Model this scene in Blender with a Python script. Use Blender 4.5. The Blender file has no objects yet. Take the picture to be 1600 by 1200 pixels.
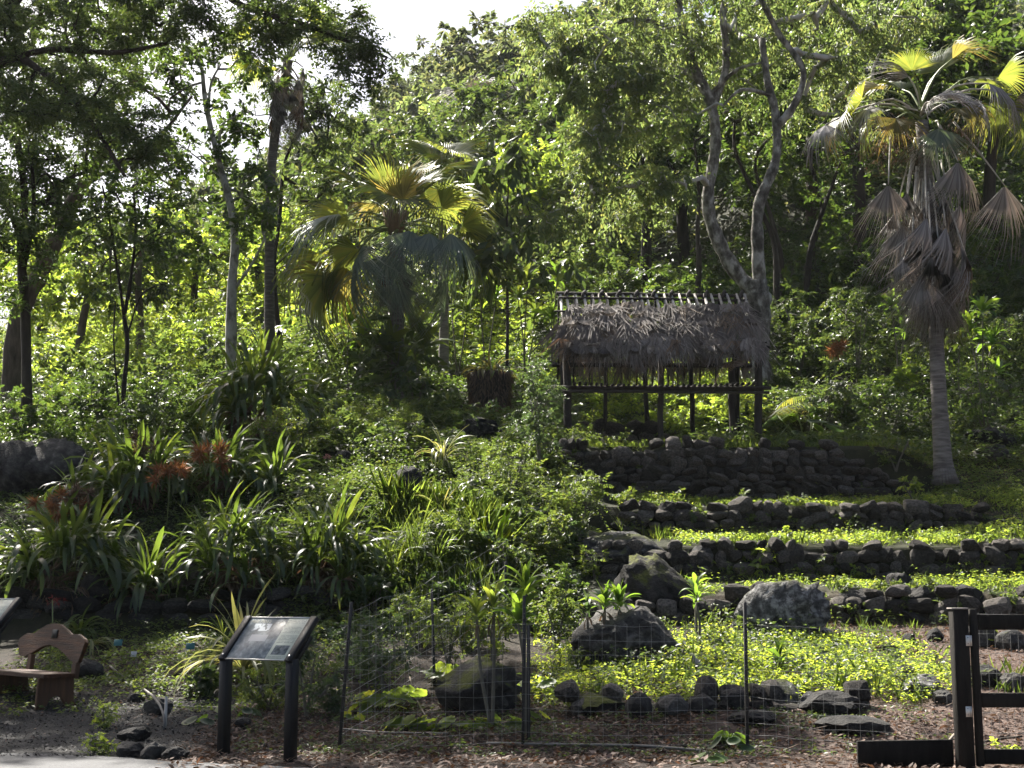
import bpy, bmesh, math, random
import numpy as np
from mathutils import Vector, Matrix, noise as mnoise, Euler

# ------------------------------------------------------------------ camera, sky, sun, exposure
SC = bpy.context.scene
COL = SC.collection
FPX = 2200.0                    # focal length in pixels of the 1600 px wide photograph
EYE = 1.6
PITCH = math.atan(340.0 / FPX)
cam_d = bpy.data.cameras.new('camera'); cam_d.sensor_width = 36.0; cam_d.lens = 36.0 * FPX / 1600.0
cam_d.clip_end = 5000.0; cam_d.clip_start = 0.1
cam = bpy.data.objects.new('camera', cam_d); COL.objects.link(cam)
cam.location = (0, 0, EYE); cam.rotation_euler = (math.pi / 2 + PITCH, 0, 0)
SC.camera = cam

SUN_EL, SUN_AZ = math.radians(50), math.radians(-36)      # azimuth from +Y, minus = to the left
wd = bpy.data.worlds.new('World'); SC.world = wd; wd.use_nodes = True
nt = wd.node_tree; nt.nodes.clear()
sky = nt.nodes.new('ShaderNodeTexSky'); sky.sky_type = 'NISHITA'; sky.sun_disc = False
sky.sun_elevation = SUN_EL; sky.sun_rotation = SUN_AZ
sky.air_density = 1.0; sky.dust_density = 5.0; sky.ozone_density = 1.0
bg = nt.nodes.new('ShaderNodeBackground'); bg.inputs['Strength'].default_value = 0.05
wo = nt.nodes.new('ShaderNodeOutputWorld')
nt.links.new(sky.outputs[0], bg.inputs[0]); nt.links.new(bg.outputs[0], wo.inputs[0])

sund = bpy.data.lights.new('sun', 'SUN'); sund.energy = 5.0; sund.angle = math.radians(0.53); sund.color = (1.0, 0.95, 0.86)
sun = bpy.data.objects.new('sun', sund); COL.objects.link(sun)
SDIR = Vector((math.sin(SUN_AZ) * math.cos(SUN_EL), math.cos(SUN_AZ) * math.cos(SUN_EL), math.sin(SUN_EL)))
sun.rotation_euler = (-SDIR).to_track_quat('-Z', 'Y').to_euler(); sun.location = (0, 0, 60)

vs = SC.view_settings
vs.view_transform = 'Standard'; vs.look = 'None'; vs.gamma = 1.0; vs.use_curve_mapping = False
vs.exposure = 1.95
SC.cycles.max_bounces = 8; SC.cycles.diffuse_bounces = 1; SC.cycles.transmission_bounces = 2
SC.cycles.glossy_bounces = 2; SC.cycles.volume_bounces = 1; SC.cycles.transparent_max_bounces = 8
SC.cycles.use_denoising = True
SC.cycles.caustics_reflective = False; SC.cycles.caustics_refractive = False

RD = random.Random(11)
rng = np.random.default_rng(11)

# ------------------------------------------------------------------ helpers: pixels of the photo -> places
def ray(px, py):
    u = (px - 800) / FPX; v = (600 - py) / FPX
    return Vector((u, math.cos(PITCH) - math.sin(PITCH) * v, math.sin(PITCH) + math.cos(PITCH) * v))

def W(px, py, Y):
    d = ray(px, py); t = Y / d.y
    return Vector((d.x * t, Y, EYE + d.z * t))

def sstep(x, a, b):
    t = np.clip((x - a) / (b - a), 0, 1)
    return t * t * (3 - 2 * t)

_YK = [-60, 15.3, 19, 23, 24.5, 27, 30, 36, 45, 60, 100, 150, 200, 420, 2000]
_COLS = [(-0.36, [0, 0, .15, 1.0, 2.2, 3.3, 4.4, 5.8, 7.5, 10.0, 17, 30, 29, 20, 10]),
         (-0.22, [0, 0, .25, 1.05, 2.2, 3.5, 4.7, 6.3, 8.3, 11.5, 22, 37, 36, 25, 10]),
         (-0.08, [0, 0, .40, 1.15, 2.1, 3.5, 4.8, 6.5, 9.2, 14.5, 30, 50, 48, 35, 10]),
         (0.02, [0, 0, .45, 1.2, 2.0, 3.4, 4.85, 6.6, 9.8, 16.5, 34, 56, 54, 40, 10]),
         (0.36, [0, 0, .60, 1.3, 2.1, 3.1, 4.6, 7.0, 11.5, 20.0, 44, 78, 76, 55, 10])]
_TY = [-60, 15.3, 17.5, 22.95, 23.2, 25.05, 25.3, 27.25, 27.5, 29.55, 29.8, 33.6, 36, 45, 60, 100, 150, 200, 420, 2000]
_TZ = [0, 0, .42, 1.27, 1.70, 1.98, 2.56, 2.84, 3.42, 3.66, 4.86, 5.08, 6.6, 10.4, 17.5, 37, 62, 60, 45, 10]
_T2Y = [-60, 15.3, 17.5, 22.95, 23.2, 25.05, 25.3, 27.25, 27.5, 29.5, 31.5, 36, 45, 60, 100, 150, 200, 420, 2000]
_T2Z = [0, 0, .42, 1.27, 1.70, 1.98, 2.56, 3.15, 3.25, 4.0, 4.9, 7.0, 11.3, 19.5, 43, 76, 74, 55, 10]

def H(X, Y):
    X = np.asarray(X, float); Y = np.asarray(Y, float)
    s = np.clip(X / np.maximum(Y, 8.0), -0.36, 0.36)
    cols = [np.interp(Y, _YK, c[1]) for c in _COLS]
    ss = [c[0] for c in _COLS]
    z = cols[0].copy() if cols[0].shape else cols[0]
    for i in range(len(ss) - 1):
        t = np.clip((s - ss[i]) / (ss[i + 1] - ss[i]), 0, 1)
        z = np.where(s >= ss[i], cols[i] * (1 - t) + cols[i + 1] * t, z)
    T = np.interp(Y, _TY, _TZ); T2 = np.interp(Y, _T2Y, _T2Z)
    w2 = sstep(X, 7.9, 9.6)
    T = T * (1 - w2) + T2 * w2
    wl = sstep(s, 0.022, 0.075)
    wide = sstep(Y, 60, 110)
    z = z * (1 - wl * (1 - wide)) + T * wl * (1 - wide)
    amp = 0.05 * sstep(Y, 15.5, 19) * (1 - wl * 0.7) + 1.2 * sstep(Y, 45, 110)
    z = z + amp * (np.sin(X * 1.7 + Y * 0.6) * np.sin(Y * 1.3 - X * 0.4) + 0.5 * np.sin(X * 3.9 + 1.3) * np.sin(Y * 3.1))
    return z

def Hz(x, y):
    return float(H(np.array([x]), np.array([y]))[0])

_MY = np.concatenate([np.arange(13, 45, 0.02), np.arange(45, 220, 0.25)])
def G(px, py):
    """where the sight line through a photo pixel meets the ground"""
    d = ray(px, py); t = _MY / d.y
    X = d.x * t; Z = EYE + d.z * t
    hit = np.nonzero(H(X, _MY) >= Z)[0]
    i = hit[0] if len(hit) else len(_MY) - 1
    return Vector((float(X[i]), float(_MY[i]), Hz(X[i], _MY[i])))

def D(px, Y):
    """ground point at depth Y under photo column px"""
    x = (px - 800) / FPX * Y / (math.cos(PITCH) + math.sin(PITCH) * 0.05)
    return Vector((x, Y, Hz(x, Y)))

# ------------------------------------------------------------------ helpers: materials
MATS = {}
def nmat(name):
    m = bpy.data.materials.new(name); m.use_nodes = True
    n = m.node_tree; n.nodes.clear(); MATS[name] = m
    out = n.nodes.new('ShaderNodeOutputMaterial')
    return m, n, out

def ramp(n, fac, stops):
    r = n.nodes.new('ShaderNodeValToRGB'); e = r.color_ramp.elements
    while len(e) < len(stops): e.new(0.5)
    for k, (p, c) in enumerate(stops):
        e[k].position = p; e[k].color = (c[0], c[1], c[2], 1)
    n.links.new(fac, r.inputs[0]); return r.outputs[0]

def noise_tex(n, scale, detail=4, rough=0.55, coord=None, dist=0.0):
    t = n.nodes.new('ShaderNodeTexNoise'); t.inputs['Scale'].default_value = scale
    t.inputs['Detail'].default_value = detail; t.inputs['Roughness'].default_value = rough
    t.inputs['Distortion'].default_value = dist
    if coord is not None: n.links.new(coord, t.inputs['Vector'])
    return t.outputs['Fac']

def mth(n, op, a, b=None):
    m = n.nodes.new('ShaderNodeMath'); m.operation = op
    for i, v in enumerate((a, b)):
        if v is None: continue
        if isinstance(v, (int, float)): m.inputs[i].default_value = v
        else: n.links.new(v, m.inputs[i])
    return m.outputs[0]

def leaf_mat(name, c0, c1, c2, tc, trans=0.42, rough=0.38, spec=0.5, whole=0.0):
    """leaf colours c0..c2 (dark..light) picked per leaf, light shining through as tc"""
    if name.startswith(("leaf", "palm")):
        ds = lambda c_, k, a: tuple((x * (1 - a) + a * sum(c_) / 3) * k for x in c_)      # a little less saturated
        kd = 1.0 if 'blue' in name else .74
        c0, c1, c2 = ds(c0, kd, .2), ds(c1, kd, .2), ds(c2, kd, .2); tc = ds(tc, 1.5, .08)
    m, n, out = nmat(name)
    g = n.nodes.new('ShaderNodeNewGeometry'); oi = n.nodes.new('ShaderNodeObjectInfo')
    f = mth(n, 'FRACT', mth(n, 'ADD', g.outputs['Random Per Island'], oi.outputs['Random']))
    if whole: f = mth(n, 'ADD', mth(n, 'MULTIPLY', g.outputs['Random Per Island'], 1 - whole), mth(n, 'MULTIPLY', oi.outputs['Random'], whole))
    nz = noise_tex(n, 0.55, 2, coord=g.outputs['Position'])
    f2 = mth(n, 'ADD', mth(n, 'MULTIPLY', f, 0.6), mth(n, 'MULTIPLY', nz, 0.4))
    col = ramp(n, f2, [(0.12, c0), (0.5, c1), (0.9, c2)])
    p = n.nodes.new('ShaderNodeBsdfPrincipled'); n.links.new(col, p.inputs['Base Color'])
    p.inputs['Roughness'].default_value = rough + .08; p.inputs['Specular IOR Level'].default_value = spec * .75
    t = n.nodes.new('ShaderNodeBsdfTranslucent')
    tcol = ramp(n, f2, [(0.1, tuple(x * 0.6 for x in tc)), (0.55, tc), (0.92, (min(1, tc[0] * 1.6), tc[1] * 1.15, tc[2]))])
    n.links.new(tcol, t.inputs['Color'])
    mx = n.nodes.new('ShaderNodeMixShader'); mx.inputs[0].default_value = trans
    n.links.new(p.outputs[0], mx.inputs[1]); n.links.new(t.outputs[0], mx.inputs[2])
    n.links.new(mx.outputs[0], out.inputs['Surface']); return m

def surf_mat(name, stops, scale=6, rough=0.85, bump=0.4, bscale=None, stretch=(1, 1, 1), spec=0.3, detail=6, obj=True, moss=None, rscale=None):
    """noise coloured surface with fine relief; moss=(colour, amount) grows on upward faces"""
    m, n, out = nmat(name)
    tc = n.nodes.new('ShaderNodeTexCoord'); mp = n.nodes.new('ShaderNodeMapping')
    mp.inputs['Scale'].default_value = stretch; n.links.new(tc.outputs['Object'], mp.inputs['Vector'])
    oi = n.nodes.new('ShaderNodeObjectInfo')
    va = n.nodes.new('ShaderNodeVectorMath'); va.operation = 'ADD'
    n.links.new(mp.outputs[0], va.inputs[0])
    sc = n.nodes.new('ShaderNodeVectorMath'); sc.operation = 'SCALE'; n.links.new(oi.outputs['Location'], sc.inputs[0]); sc.inputs['Scale'].default_value = 3.17
    n.links.new(sc.outputs[0], va.inputs[1])
    v = va.outputs[0]
    f = noise_tex(n, scale, detail, 0.6, v)
    f = mth(n, 'ADD', f, mth(n, 'MULTIPLY', mth(n, 'SUBTRACT', oi.outputs['Random'], 0.5), 0.34))
    col = ramp(n, f, stops)
    p = n.nodes.new('ShaderNodeBsdfPrincipled')
    if moss:
        g = n.nodes.new('ShaderNodeNewGeometry'); sp = n.nodes.new('ShaderNodeSeparateXYZ'); n.links.new(g.outputs['Normal'], sp.inputs[0])
        mf = noise_tex(n, 2.2, 5, 0.65, v)
        k = mth(n, 'ADD', mth(n, 'MULTIPLY', sp.outputs['Z'], 0.35), mf)
        mr = n.nodes.new('ShaderNodeMapRange'); mr.inputs['From Min'].default_value = moss[1]; mr.inputs['From Max'].default_value = moss[1] + 0.12
        n.links.new(k, mr.inputs['Value'])
        mcol = ramp(n, noise_tex(n, 25, 3, 0.7, v), [(0.3, tuple(c * 0.5 for c in moss[0])), (0.7, moss[0])])
        mix = n.nodes.new('ShaderNodeMix'); mix.data_type = 'RGBA'
        n.links.new(mr.outputs[0], mix.inputs['Factor']); n.links.new(col, mix.inputs['A']); n.links.new(mcol, mix.inputs['B'])
        col = mix.outputs['Result']
    n.links.new(col, p.inputs['Base Color']); p.inputs['Roughness'].default_value = rough
    p.inputs['Specular IOR Level'].default_value = spec
    b = n.nodes.new('ShaderNodeBump'); b.inputs['Strength'].default_value = bump; b.inputs['Distance'].default_value = 0.04
    n.links.new(noise_tex(n, bscale or scale * 4, 5, 0.65, v), b.inputs['Height']); n.links.new(b.outputs[0], p.inputs['Normal'])
    n.links.new(p.outputs[0], out.inputs['Surface']); return m

def plain(name, col, rough=0.5, metal=0.0, spec=0.5):
    m, n, out = nmat(name)
    p = n.nodes.new('ShaderNodeBsdfPrincipled')
    tc = n.nodes.new('ShaderNodeTexCoord')
    c = ramp(n, noise_tex(n, 14, 4, coord=tc.outputs['Object']), [(0.3, tuple(x * 0.75 for x in col)), (0.75, tuple(min(1, x * 1.2) for x in col))])
    n.links.new(c, p.inputs['Base Color']); p.inputs['Roughness'].default_value = rough; p.inputs['Metallic'].default_value = metal
    p.inputs['Specular IOR Level'].default_value = spec
    n.links.new(p.outputs[0], out.inputs['Surface']); return m

# foliage
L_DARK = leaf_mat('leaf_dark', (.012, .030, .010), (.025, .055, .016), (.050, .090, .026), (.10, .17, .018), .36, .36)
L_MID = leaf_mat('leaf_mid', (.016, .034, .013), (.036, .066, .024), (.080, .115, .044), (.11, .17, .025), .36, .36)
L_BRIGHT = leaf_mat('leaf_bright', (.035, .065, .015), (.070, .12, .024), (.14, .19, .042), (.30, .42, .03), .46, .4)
L_OLIVE = leaf_mat('leaf_olive', (.040, .065, .026), (.075, .11, .044), (.13, .16, .070), (.20, .275, .06), .44, .4)
L_GREY = leaf_mat('leaf_greygreen', (.028, .050, .024), (.050, .080, .038), (.085, .115, .056), (.10, .17, .04), .35, .4)
L_FERN = leaf_mat('leaf_fern', (.022, .044, .012), (.045, .080, .022), (.080, .12, .034), (.15, .22, .025), .42, .45)
L_STRAP = leaf_mat('leaf_strap', (.014, .036, .010), (.030, .070, .016), (.075, .12, .025), (.17, .26, .02), .32, .3, .6)
L_TI = leaf_mat('leaf_ti', (.022, .065, .012), (.045, .11, .018), (.085, .16, .025), (.22, .38, .02), .42, .28, .6)
L_VARI = leaf_mat('leaf_variegated', (.10, .13, .035), (.22, .24, .085), (.36, .36, .16), (.30, .32, .07), .35, .35)
L_BED = leaf_mat('leaf_bed', (.045, .090, .012), (.085, .15, .02), (.14, .21, .032), (.40, .52, .03), .52, .45)
L_GRASS = leaf_mat('leaf_grass', (.030, .065, .012), (.060, .105, .020), (.11, .15, .032), (.22, .32, .03), .42, .4)
L_PALM = leaf_mat('palm_green', (.032, .058, .014), (.062, .095, .022), (.11, .14, .032), (.24, .29, .03), .43, .34, .6)
L_PALMY = leaf_mat('palm_yellow', (.065, .070, .02), (.115, .11, .032), (.21, .185, .07), (.28, .25, .04), .4, .4)
L_PALMB = leaf_mat('palm_bluegreen_sheen', (.055, .085, .070), (.10, .14, .115), (.17, .21, .17), (.14, .20, .07), .28, .22, .8)  # bluish paleness in the base colour stands in for sky sheen
L_DEAD = leaf_mat('frond_dead', (.12, .112, .107), (.26, .248, .238), (.44, .425, .41), (.17, .14, .11), .2, .6, .3)
L_DEADB = leaf_mat('frond_brown', (.055, .040, .028), (.115, .085, .062), (.20, .16, .12), (.20, .12, .06), .24, .6, .3)
L_THATCH = leaf_mat('thatch_grey', (.042, .036, .033), (.135, .118, .107), (.34, .31, .285), (.10, .08, .06), .15, .7, .3, .55)
L_LITTER = leaf_mat('dry_litter', (.024, .015, .011), (.080, .052, .040), (.25, .185, .15), (.16, .09, .05), .2, .6, .3)
L_FLOWER = leaf_mat('flower_rust', (.15, .055, .022), (.27, .11, .045), (.36, .20, .09), (.28, .12, .04), .3, .6)
L_PINK = leaf_mat('flower_pink', (.45, .18, .18), (.60, .30, .28), (.75, .45, .42), (.6, .25, .25), .3, .5)
L_RED = leaf_mat('flower_red', (.10, .008, .010), (.18, .014, .016), (.26, .04, .03), (.2, .02, .02), .3, .5)
L_FAR = leaf_mat('leaf_far_haze_tint', (.036, .054, .030), (.070, .094, .050), (.12, .14, .076), (.15, .19, .06), .4, .5)  # paled and greyed so the leaf colour itself imitates distance haze
# bark, stone, ground, things
B_GREY = surf_mat('bark_grey', [(0.30, (.05, .045, .038)), (0.43, (.15, .14, .12)), (0.53, (.33, .32, .29)), (0.75, (.47, .46, .43))], 4.4, .9, .8, 22, (1, 1, .6), detail=8)
B_DARK = surf_mat('bark_dark', [(0.3, (.014, .011, .009)), (0.7, (.055, .045, .036))], 8, .9, .6, 24, (1, 1, .3))
B_BROWN = surf_mat('bark_brown', [(0.3, (.045, .034, .025)), (0.7, (.14, .11, .085))], 8, .9, .6, 24, (1, 1, .3))
B_PALM = surf_mat('palm_bark', [(0.3, (.10, .088, .078)), (0.55, (.22, .20, .18)), (0.8, (.35, .33, .30))], 5, .9, .6, 26, (.6, .6, 3.2))
STONE = surf_mat('stone_basalt', [(0.3, (.010, .0095, .009)), (0.52, (.032, .030, .028)), (0.68, (.062, .058, .053)), (0.82, (.13, .122, .112))], 6, .85, 1.0, 26)
STONE_M = surf_mat('stone_mossy', [(0.3, (.012, .011, .010)), (0.55, (.040, .037, .034)), (0.78, (.10, .092, .082))], 5, .9, 1.0, 22, moss=((.085, .095, .014), .68))
STONE_L = surf_mat('stone_lichen', [(0.3, (.014, .0135, .013)), (0.5, (.036, .035, .034)), (0.62, (.080, .078, .076)), (0.74, (.26, .255, .245))], 9, .9, 1.0, 26, moss=((.07, .08, .018), .80))
STONE_W = surf_mat('stone_wall', [(0.25, (.017, .015, .013)), (0.5, (.060, .053, .046)), (0.75, (.17, .150, .132))], 5, .9, 1.0, 24, moss=((.055, .062, .014), .90))
WOOD_BLACK = surf_mat('wood_stained_black', [(0.3, (.006, .0055, .005)), (0.7, (.024, .021, .018))], 10, .8, .5, 30, (1, 1, .15), spec=.15)
WOOD_HUT = surf_mat('wood_weathered_pole', [(0.3, (.012, .010, .009)), (0.7, (.045, .038, .032))], 9, .85, .5, 26, (1, 1, .2))
WOOD_LIGHT = surf_mat('wood_bleached_pole', [(0.3, (.20, .18, .155)), (0.7, (.48, .45, .41))], 9, .8, .4, 26, (1, 1, .3))
WOOD_BENCH = surf_mat('wood_koa', [(0.25, (.012, .005, .002)), (0.45, (.046, .018, .0075)), (0.6, (.075, .030, .012)), (0.78, (.13, .055, .023))], 5, .5, .4, 22, (.35, 4, 4), spec=.2)
WOOD_LEG = surf_mat('wood_bench_leg', [(0.25, (.032, .015, .007)), (0.75, (.11, .052, .025))], 5, .6, .3, 22, (3, 3, .4))
METAL_BLACK = plain('metal_black', (.006, .0065, .008), .5, 0, .25)
METAL_POST = plain('metal_post', (.020, .018, .016), .7)
METAL_WIRE = plain('galvanised_wire', (.26, .26, .255), .55, .5)
METAL_HINGE = plain('hinge_steel', (.55, .55, .53), .4, .8)
PIPE = plain('pipe_grey', (.15, .135, .115), .6)
TWIG = plain('dry_twig', (.22, .18, .14), .8)
PETIOLE = plain('petiole_brown', (.16, .11, .06), .6)
PETIOLE_P = plain('petiole_pale', (.42, .39, .34), .6)
PETIOLE_G = plain('petiole_green', (.14, .18, .05), .5)
STEM_G = plain('stem_greybrown', (.11, .10, .075), .8)
TEAL = plain('tag_teal', (.02, .11, .11), .5)
TAGGREY = plain('tag_grey', (.40, .42, .42), .5)
BIRDM = surf_mat('feather_grey', [(0.3, (.16, .14, .13)), (0.6, (.36, .33, .31)), (0.8, (.52, .49, .46))], 14, .8, .2, 60)
WHITE = plain('print_cream', (.62, .62, .50), .4)

# ------------------------------------------------------------------ helpers: meshes and objects
def mesh_np(name, V, F, smooth=False):
    """V (n,3); F list of (k,3) / (k,4) int arrays"""
    me = bpy.data.meshes.new(name); V = np.asarray(V, np.float32)
    me.vertices.add(len(V)); me.vertices.foreach_set('co', V.ravel())
    F = [np.asarray(f, np.int32) for f in F if len(f)]
    loops = np.concatenate([f.ravel() for f in F]); tot = np.concatenate([np.full(len(f), f.shape[1], np.int32) for f in F])
    start = np.concatenate([[0], np.cumsum(tot)[:-1]]).astype(np.int32)
    me.loops.add(len(loops)); me.loops.foreach_set('vertex_index', loops)
    me.polygons.add(len(tot)); me.polygons.foreach_set('loop_start', start); me.polygons.foreach_set('loop_total', tot)
    if smooth: me.polygons.foreach_set('use_smooth', np.ones(len(tot), bool))
    me.update(calc_edges=True); me.validate(); return me

class MB:
    def __init__(s): s.V = []; s.F4 = []; s.F3 = []; s.n = 0
    def add(s, V, F4=(), F3=()):
        V = np.asarray(V, float).reshape(-1, 3)
        if len(F4): s.F4.append(np.asarray(F4, int) + s.n)
        if len(F3): s.F3.append(np.asarray(F3, int) + s.n)
        s.V.append(V); s.n += len(V)
    def tube(s, pts, rad, sides=6, cap=True):
        pts = [Vector(p) for p in pts]; k = len(pts)
        if not hasattr(rad, '__len__'): rad = [rad] * k
        up = Vector((0, 0, 1)); V = []
        t0 = (pts[1] - pts[0]).normalized(); a = t0.orthogonal().normalized()
        for i, p in enumerate(pts):
            t = (pts[min(i + 1, k - 1)] - pts[max(i - 1, 0)])
            t = t.normalized() if t.length > 1e-9 else t0
            a = (a - t * a.dot(t)); a = a.normalized() if a.length > 1e-6 else t.orthogonal().normalized()
            b = t.cross(a)
            for j in range(sides):
                w = 2 * math.pi * j / sides
                V.append(p + (a * math.cos(w) + b * math.sin(w)) * rad[i])
        F = []
        for i in range(k - 1):
            for j in range(sides):
                j2 = (j + 1) % sides
                F.append((i * sides + j, i * sides + j2, (i + 1) * sides + j2, (i + 1) * sides + j))
        F3 = []
        if cap:
            V.append(pts[0]); V.append(pts[-1]); c0, c1 = k * sides, k * sides + 1
            for j in range(sides):
                j2 = (j + 1) % sides
                F3.append((c0, j2, j)); F3.append((c1, (k - 1) * sides + j, (k - 1) * sides + j2))
        s.add([tuple(v) for v in V], F, F3)
    def box(s, c, size, rot=None, bev=0.0):
        hx, hy, hz = [q / 2 for q in size]
        if bev <= 0:
            V = [Vector((x * hx, y * hy, z * hz)) for x in (-1, 1) for y in (-1, 1) for z in (-1, 1)]
            F = [(0, 1, 3, 2), (4, 6, 7, 5), (0, 4, 5, 1), (2, 3, 7, 6), (0, 2, 6, 4), (1, 5, 7, 3)]
            T = []
        else:
            bm = bmesh.new(); bmesh.ops.create_cube(bm, size=1)
            for v in bm.verts: v.co = Vector((v.co.x * size[0], v.co.y * size[1], v.co.z * size[2]))
            bmesh.ops.bevel(bm, geom=list(bm.edges), offset=bev, segments=1, affect='EDGES')
            bm.verts.index_update()
            V = [v.co.copy() for v in bm.verts]; F = [tuple(v.index for v in f.verts) for f in bm.faces if len(f.verts) == 4]
            T = [tuple(v.index for v in f.verts) for f in bm.faces if len(f.verts) == 3]; bm.free()
        if rot is not None: V = [rot @ v for v in V]
        s.add([tuple(v + Vector(c)) for v in V], F, T)
    def mesh(s, name, smooth=False):
        return mesh_np(name, np.concatenate(s.V), ([np.concatenate(s.F4)] if s.F4 else []) + ([np.concatenate(s.F3)] if s.F3 else []), smooth)

def obj(name, me, mat, parent=None, loc=None, rot=None, scale=None, kind=None):
    o = bpy.data.objects.new(name, me); COL.objects.link(o)
    if mat is not None and len(me.materials) == 0: me.materials.append(mat)
    if parent is not None: o.parent = parent
    if loc is not None: o.location = loc
    if rot is not None: o.rotation_euler = rot
    if scale is not None: o.scale = scale
    if kind: o['kind'] = kind
    return o

def tag(o, label, cat, group=None, kind=None):
    o['label'] = label; o['category'] = cat
    if group: o['group'] = group
    if kind: o['kind'] = kind
    return o

def thing(name, label, cat, loc, group=None, rz=0.0):
    o = bpy.data.objects.new(name, None); COL.objects.link(o); o.location = loc; o.rotation_euler = (0, 0, rz)
    o.empty_display_size = 0.2
    return tag(o, label, cat, group)

def place(o, mtx):
    o.matrix_basis = mtx

def smooth_pts(pts, n):
    """catmull-rom through pts"""
    pts = [np.array(p, float) for p in pts]
    if len(pts) < 3:
        return [Vector(pts[0] + (pts[-1] - pts[0]) * i / (n - 1)) for i in range(n)]
    P = [2 * pts[0] - pts[1]] + pts + [2 * pts[-1] - pts[-2]]; out = []
    m = len(pts) - 1
    for i in range(n):
        t = i / (n - 1) * m; k = min(int(t), m - 1); u = t - k
        a, b, c, d = P[k], P[k + 1], P[k + 2], P[k + 3]
        out.append(Vector(0.5 * (2 * b + (c - a) * u + (2 * a - 5 * b + 4 * c - d) * u * u + (3 * b - a - 3 * c + d) * u ** 3)))
    return out

def unit(A):
    return A / np.maximum(np.linalg.norm(A, axis=1, keepdims=True), 1e-9)

def diamonds(P, Dr, N, L, Wd, droop=0.15, fold=0.12):
    """one pointed, folded leaf of two triangles per row"""
    n = len(P); L = np.broadcast_to(np.asarray(L, float), (n,))[:, None]; Wd = np.broadcast_to(np.asarray(Wd, float), (n,))[:, None]
    Dr = unit(Dr); S = unit(np.cross(Dr, N)); N = np.cross(S, Dr)
    mid = P + Dr * L * 0.45
    V = np.stack([P, mid + S * Wd * .5 + N * Wd * fold, P + Dr * L - N * L * droop, mid - S * Wd * .5 + N * Wd * fold], 1).reshape(-1, 3)
    b = np.arange(n) * 4
    F = np.concatenate([np.stack([b, b + 1, b + 2], 1), np.stack([b, b + 2, b + 3], 1)])
    return V, F

def leaf_cloud(C, rc, k, L, asp=0.45, droop=0.25, flat=0.7, jitter=0.4, r=rng, per=10):
    """k leaves round each cluster centre, set in two ranks along short twigs"""
    m = len(C); nt = max(3, k // per); kk = max(2, k // nt)
    td = unit(r.normal(size=(m * nt, 3)) + np.array([0, 0, .15])); td[:, 2] = td[:, 2] * flat - droop * .35; td = unit(td)
    rr = np.broadcast_to(np.asarray(rc, float), (m,)).repeat(nt)[:, None] * (.55 + .75 * r.random((m * nt, 1)))
    up = r.normal(size=(m * nt, 3)) * .45; up[:, 2] += 1
    sd = unit(np.cross(td, up)); nn = np.cross(sd, td)
    root = C.repeat(nt, 0) + r.normal(size=(m * nt, 3)) * rr * .18
    n = m * nt * kk; u = (np.tile(np.arange(kk), m * nt) + .6 + .5 * r.random(n)) / kk; sg = np.tile(np.where(np.arange(kk) % 2, 1., -1.), m * nt)[:, None]
    T = td.repeat(kk, 0); S = sd.repeat(kk, 0); R = rr.repeat(kk, 0)
    P = root.repeat(kk, 0) + T * R * u[:, None] - np.array([0, 0, 1.]) * (R * .25 * u[:, None] ** 2)
    Dr = T * .55 + S * sg * (.75 + .3 * r.random((n, 1))) + r.normal(size=(n, 3)) * .22; Dr[:, 2] -= droop
    N = nn.repeat(kk, 0) + r.normal(size=(n, 3)) * .32
    LL = L * (1 - jitter + 2 * jitter * r.random(n)) * (.7 + .6 * r.random(m * nt)).repeat(kk)
    return diamonds(P, Dr, N, LL, LL * asp)

def in_ellipsoid(n, c, rad, r=rng, shell=0.5):
    v = unit(r.normal(size=(n, 3))) * (shell + (1 - shell) * r.random((n, 1)) ** 0.6)
    return np.array(c, float) + v * np.array(rad, float)

def grow(C, roots, r, tip=0.012, power=0.48):
    """join each cluster centre to the nearest point of the growing skeleton"""
    nodes = [np.array(p, float) for p in roots]; par = [-1] * len(nodes)
    d0 = np.min(np.linalg.norm(C[:, None] - np.array(nodes)[None], axis=2), axis=1)
    P = np.array(nodes); seg = []
    for i in np.argsort(d0):
        d = np.linalg.norm(P - C[i], axis=1)
        j = int(np.argmin(d))
        mid = P[j] * 0.5 + C[i] * 0.5 + r.normal(size=3) * d[j] * 0.10 + np.array([0, 0, 0.06 * d[j]])
        P = np.vstack([P, mid, C[i]]); par += [j, len(P) - 2]
    cnt = np.ones(len(P))
    for i in range(len(P) - 1, len(roots) - 1, -1): cnt[par[i]] += cnt[i]
    rad = tip * cnt ** power
    return P, par, rad, len(roots)

def branches_mesh(P, par, rad, nroot, base, rmax, sides=4):
    mb = MB()
    for i in range(nroot, len(P), 2):
        j = par[i]
        r0 = min(rad[i], rmax)
        mb.tube([P[j] - base, P[i] - base, P[i + 1] - base], [r0 * 1.05, r0, min(rad[i + 1], r0) * .7], sides, cap=False)
    return mb.mesh('branches', True)

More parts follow.
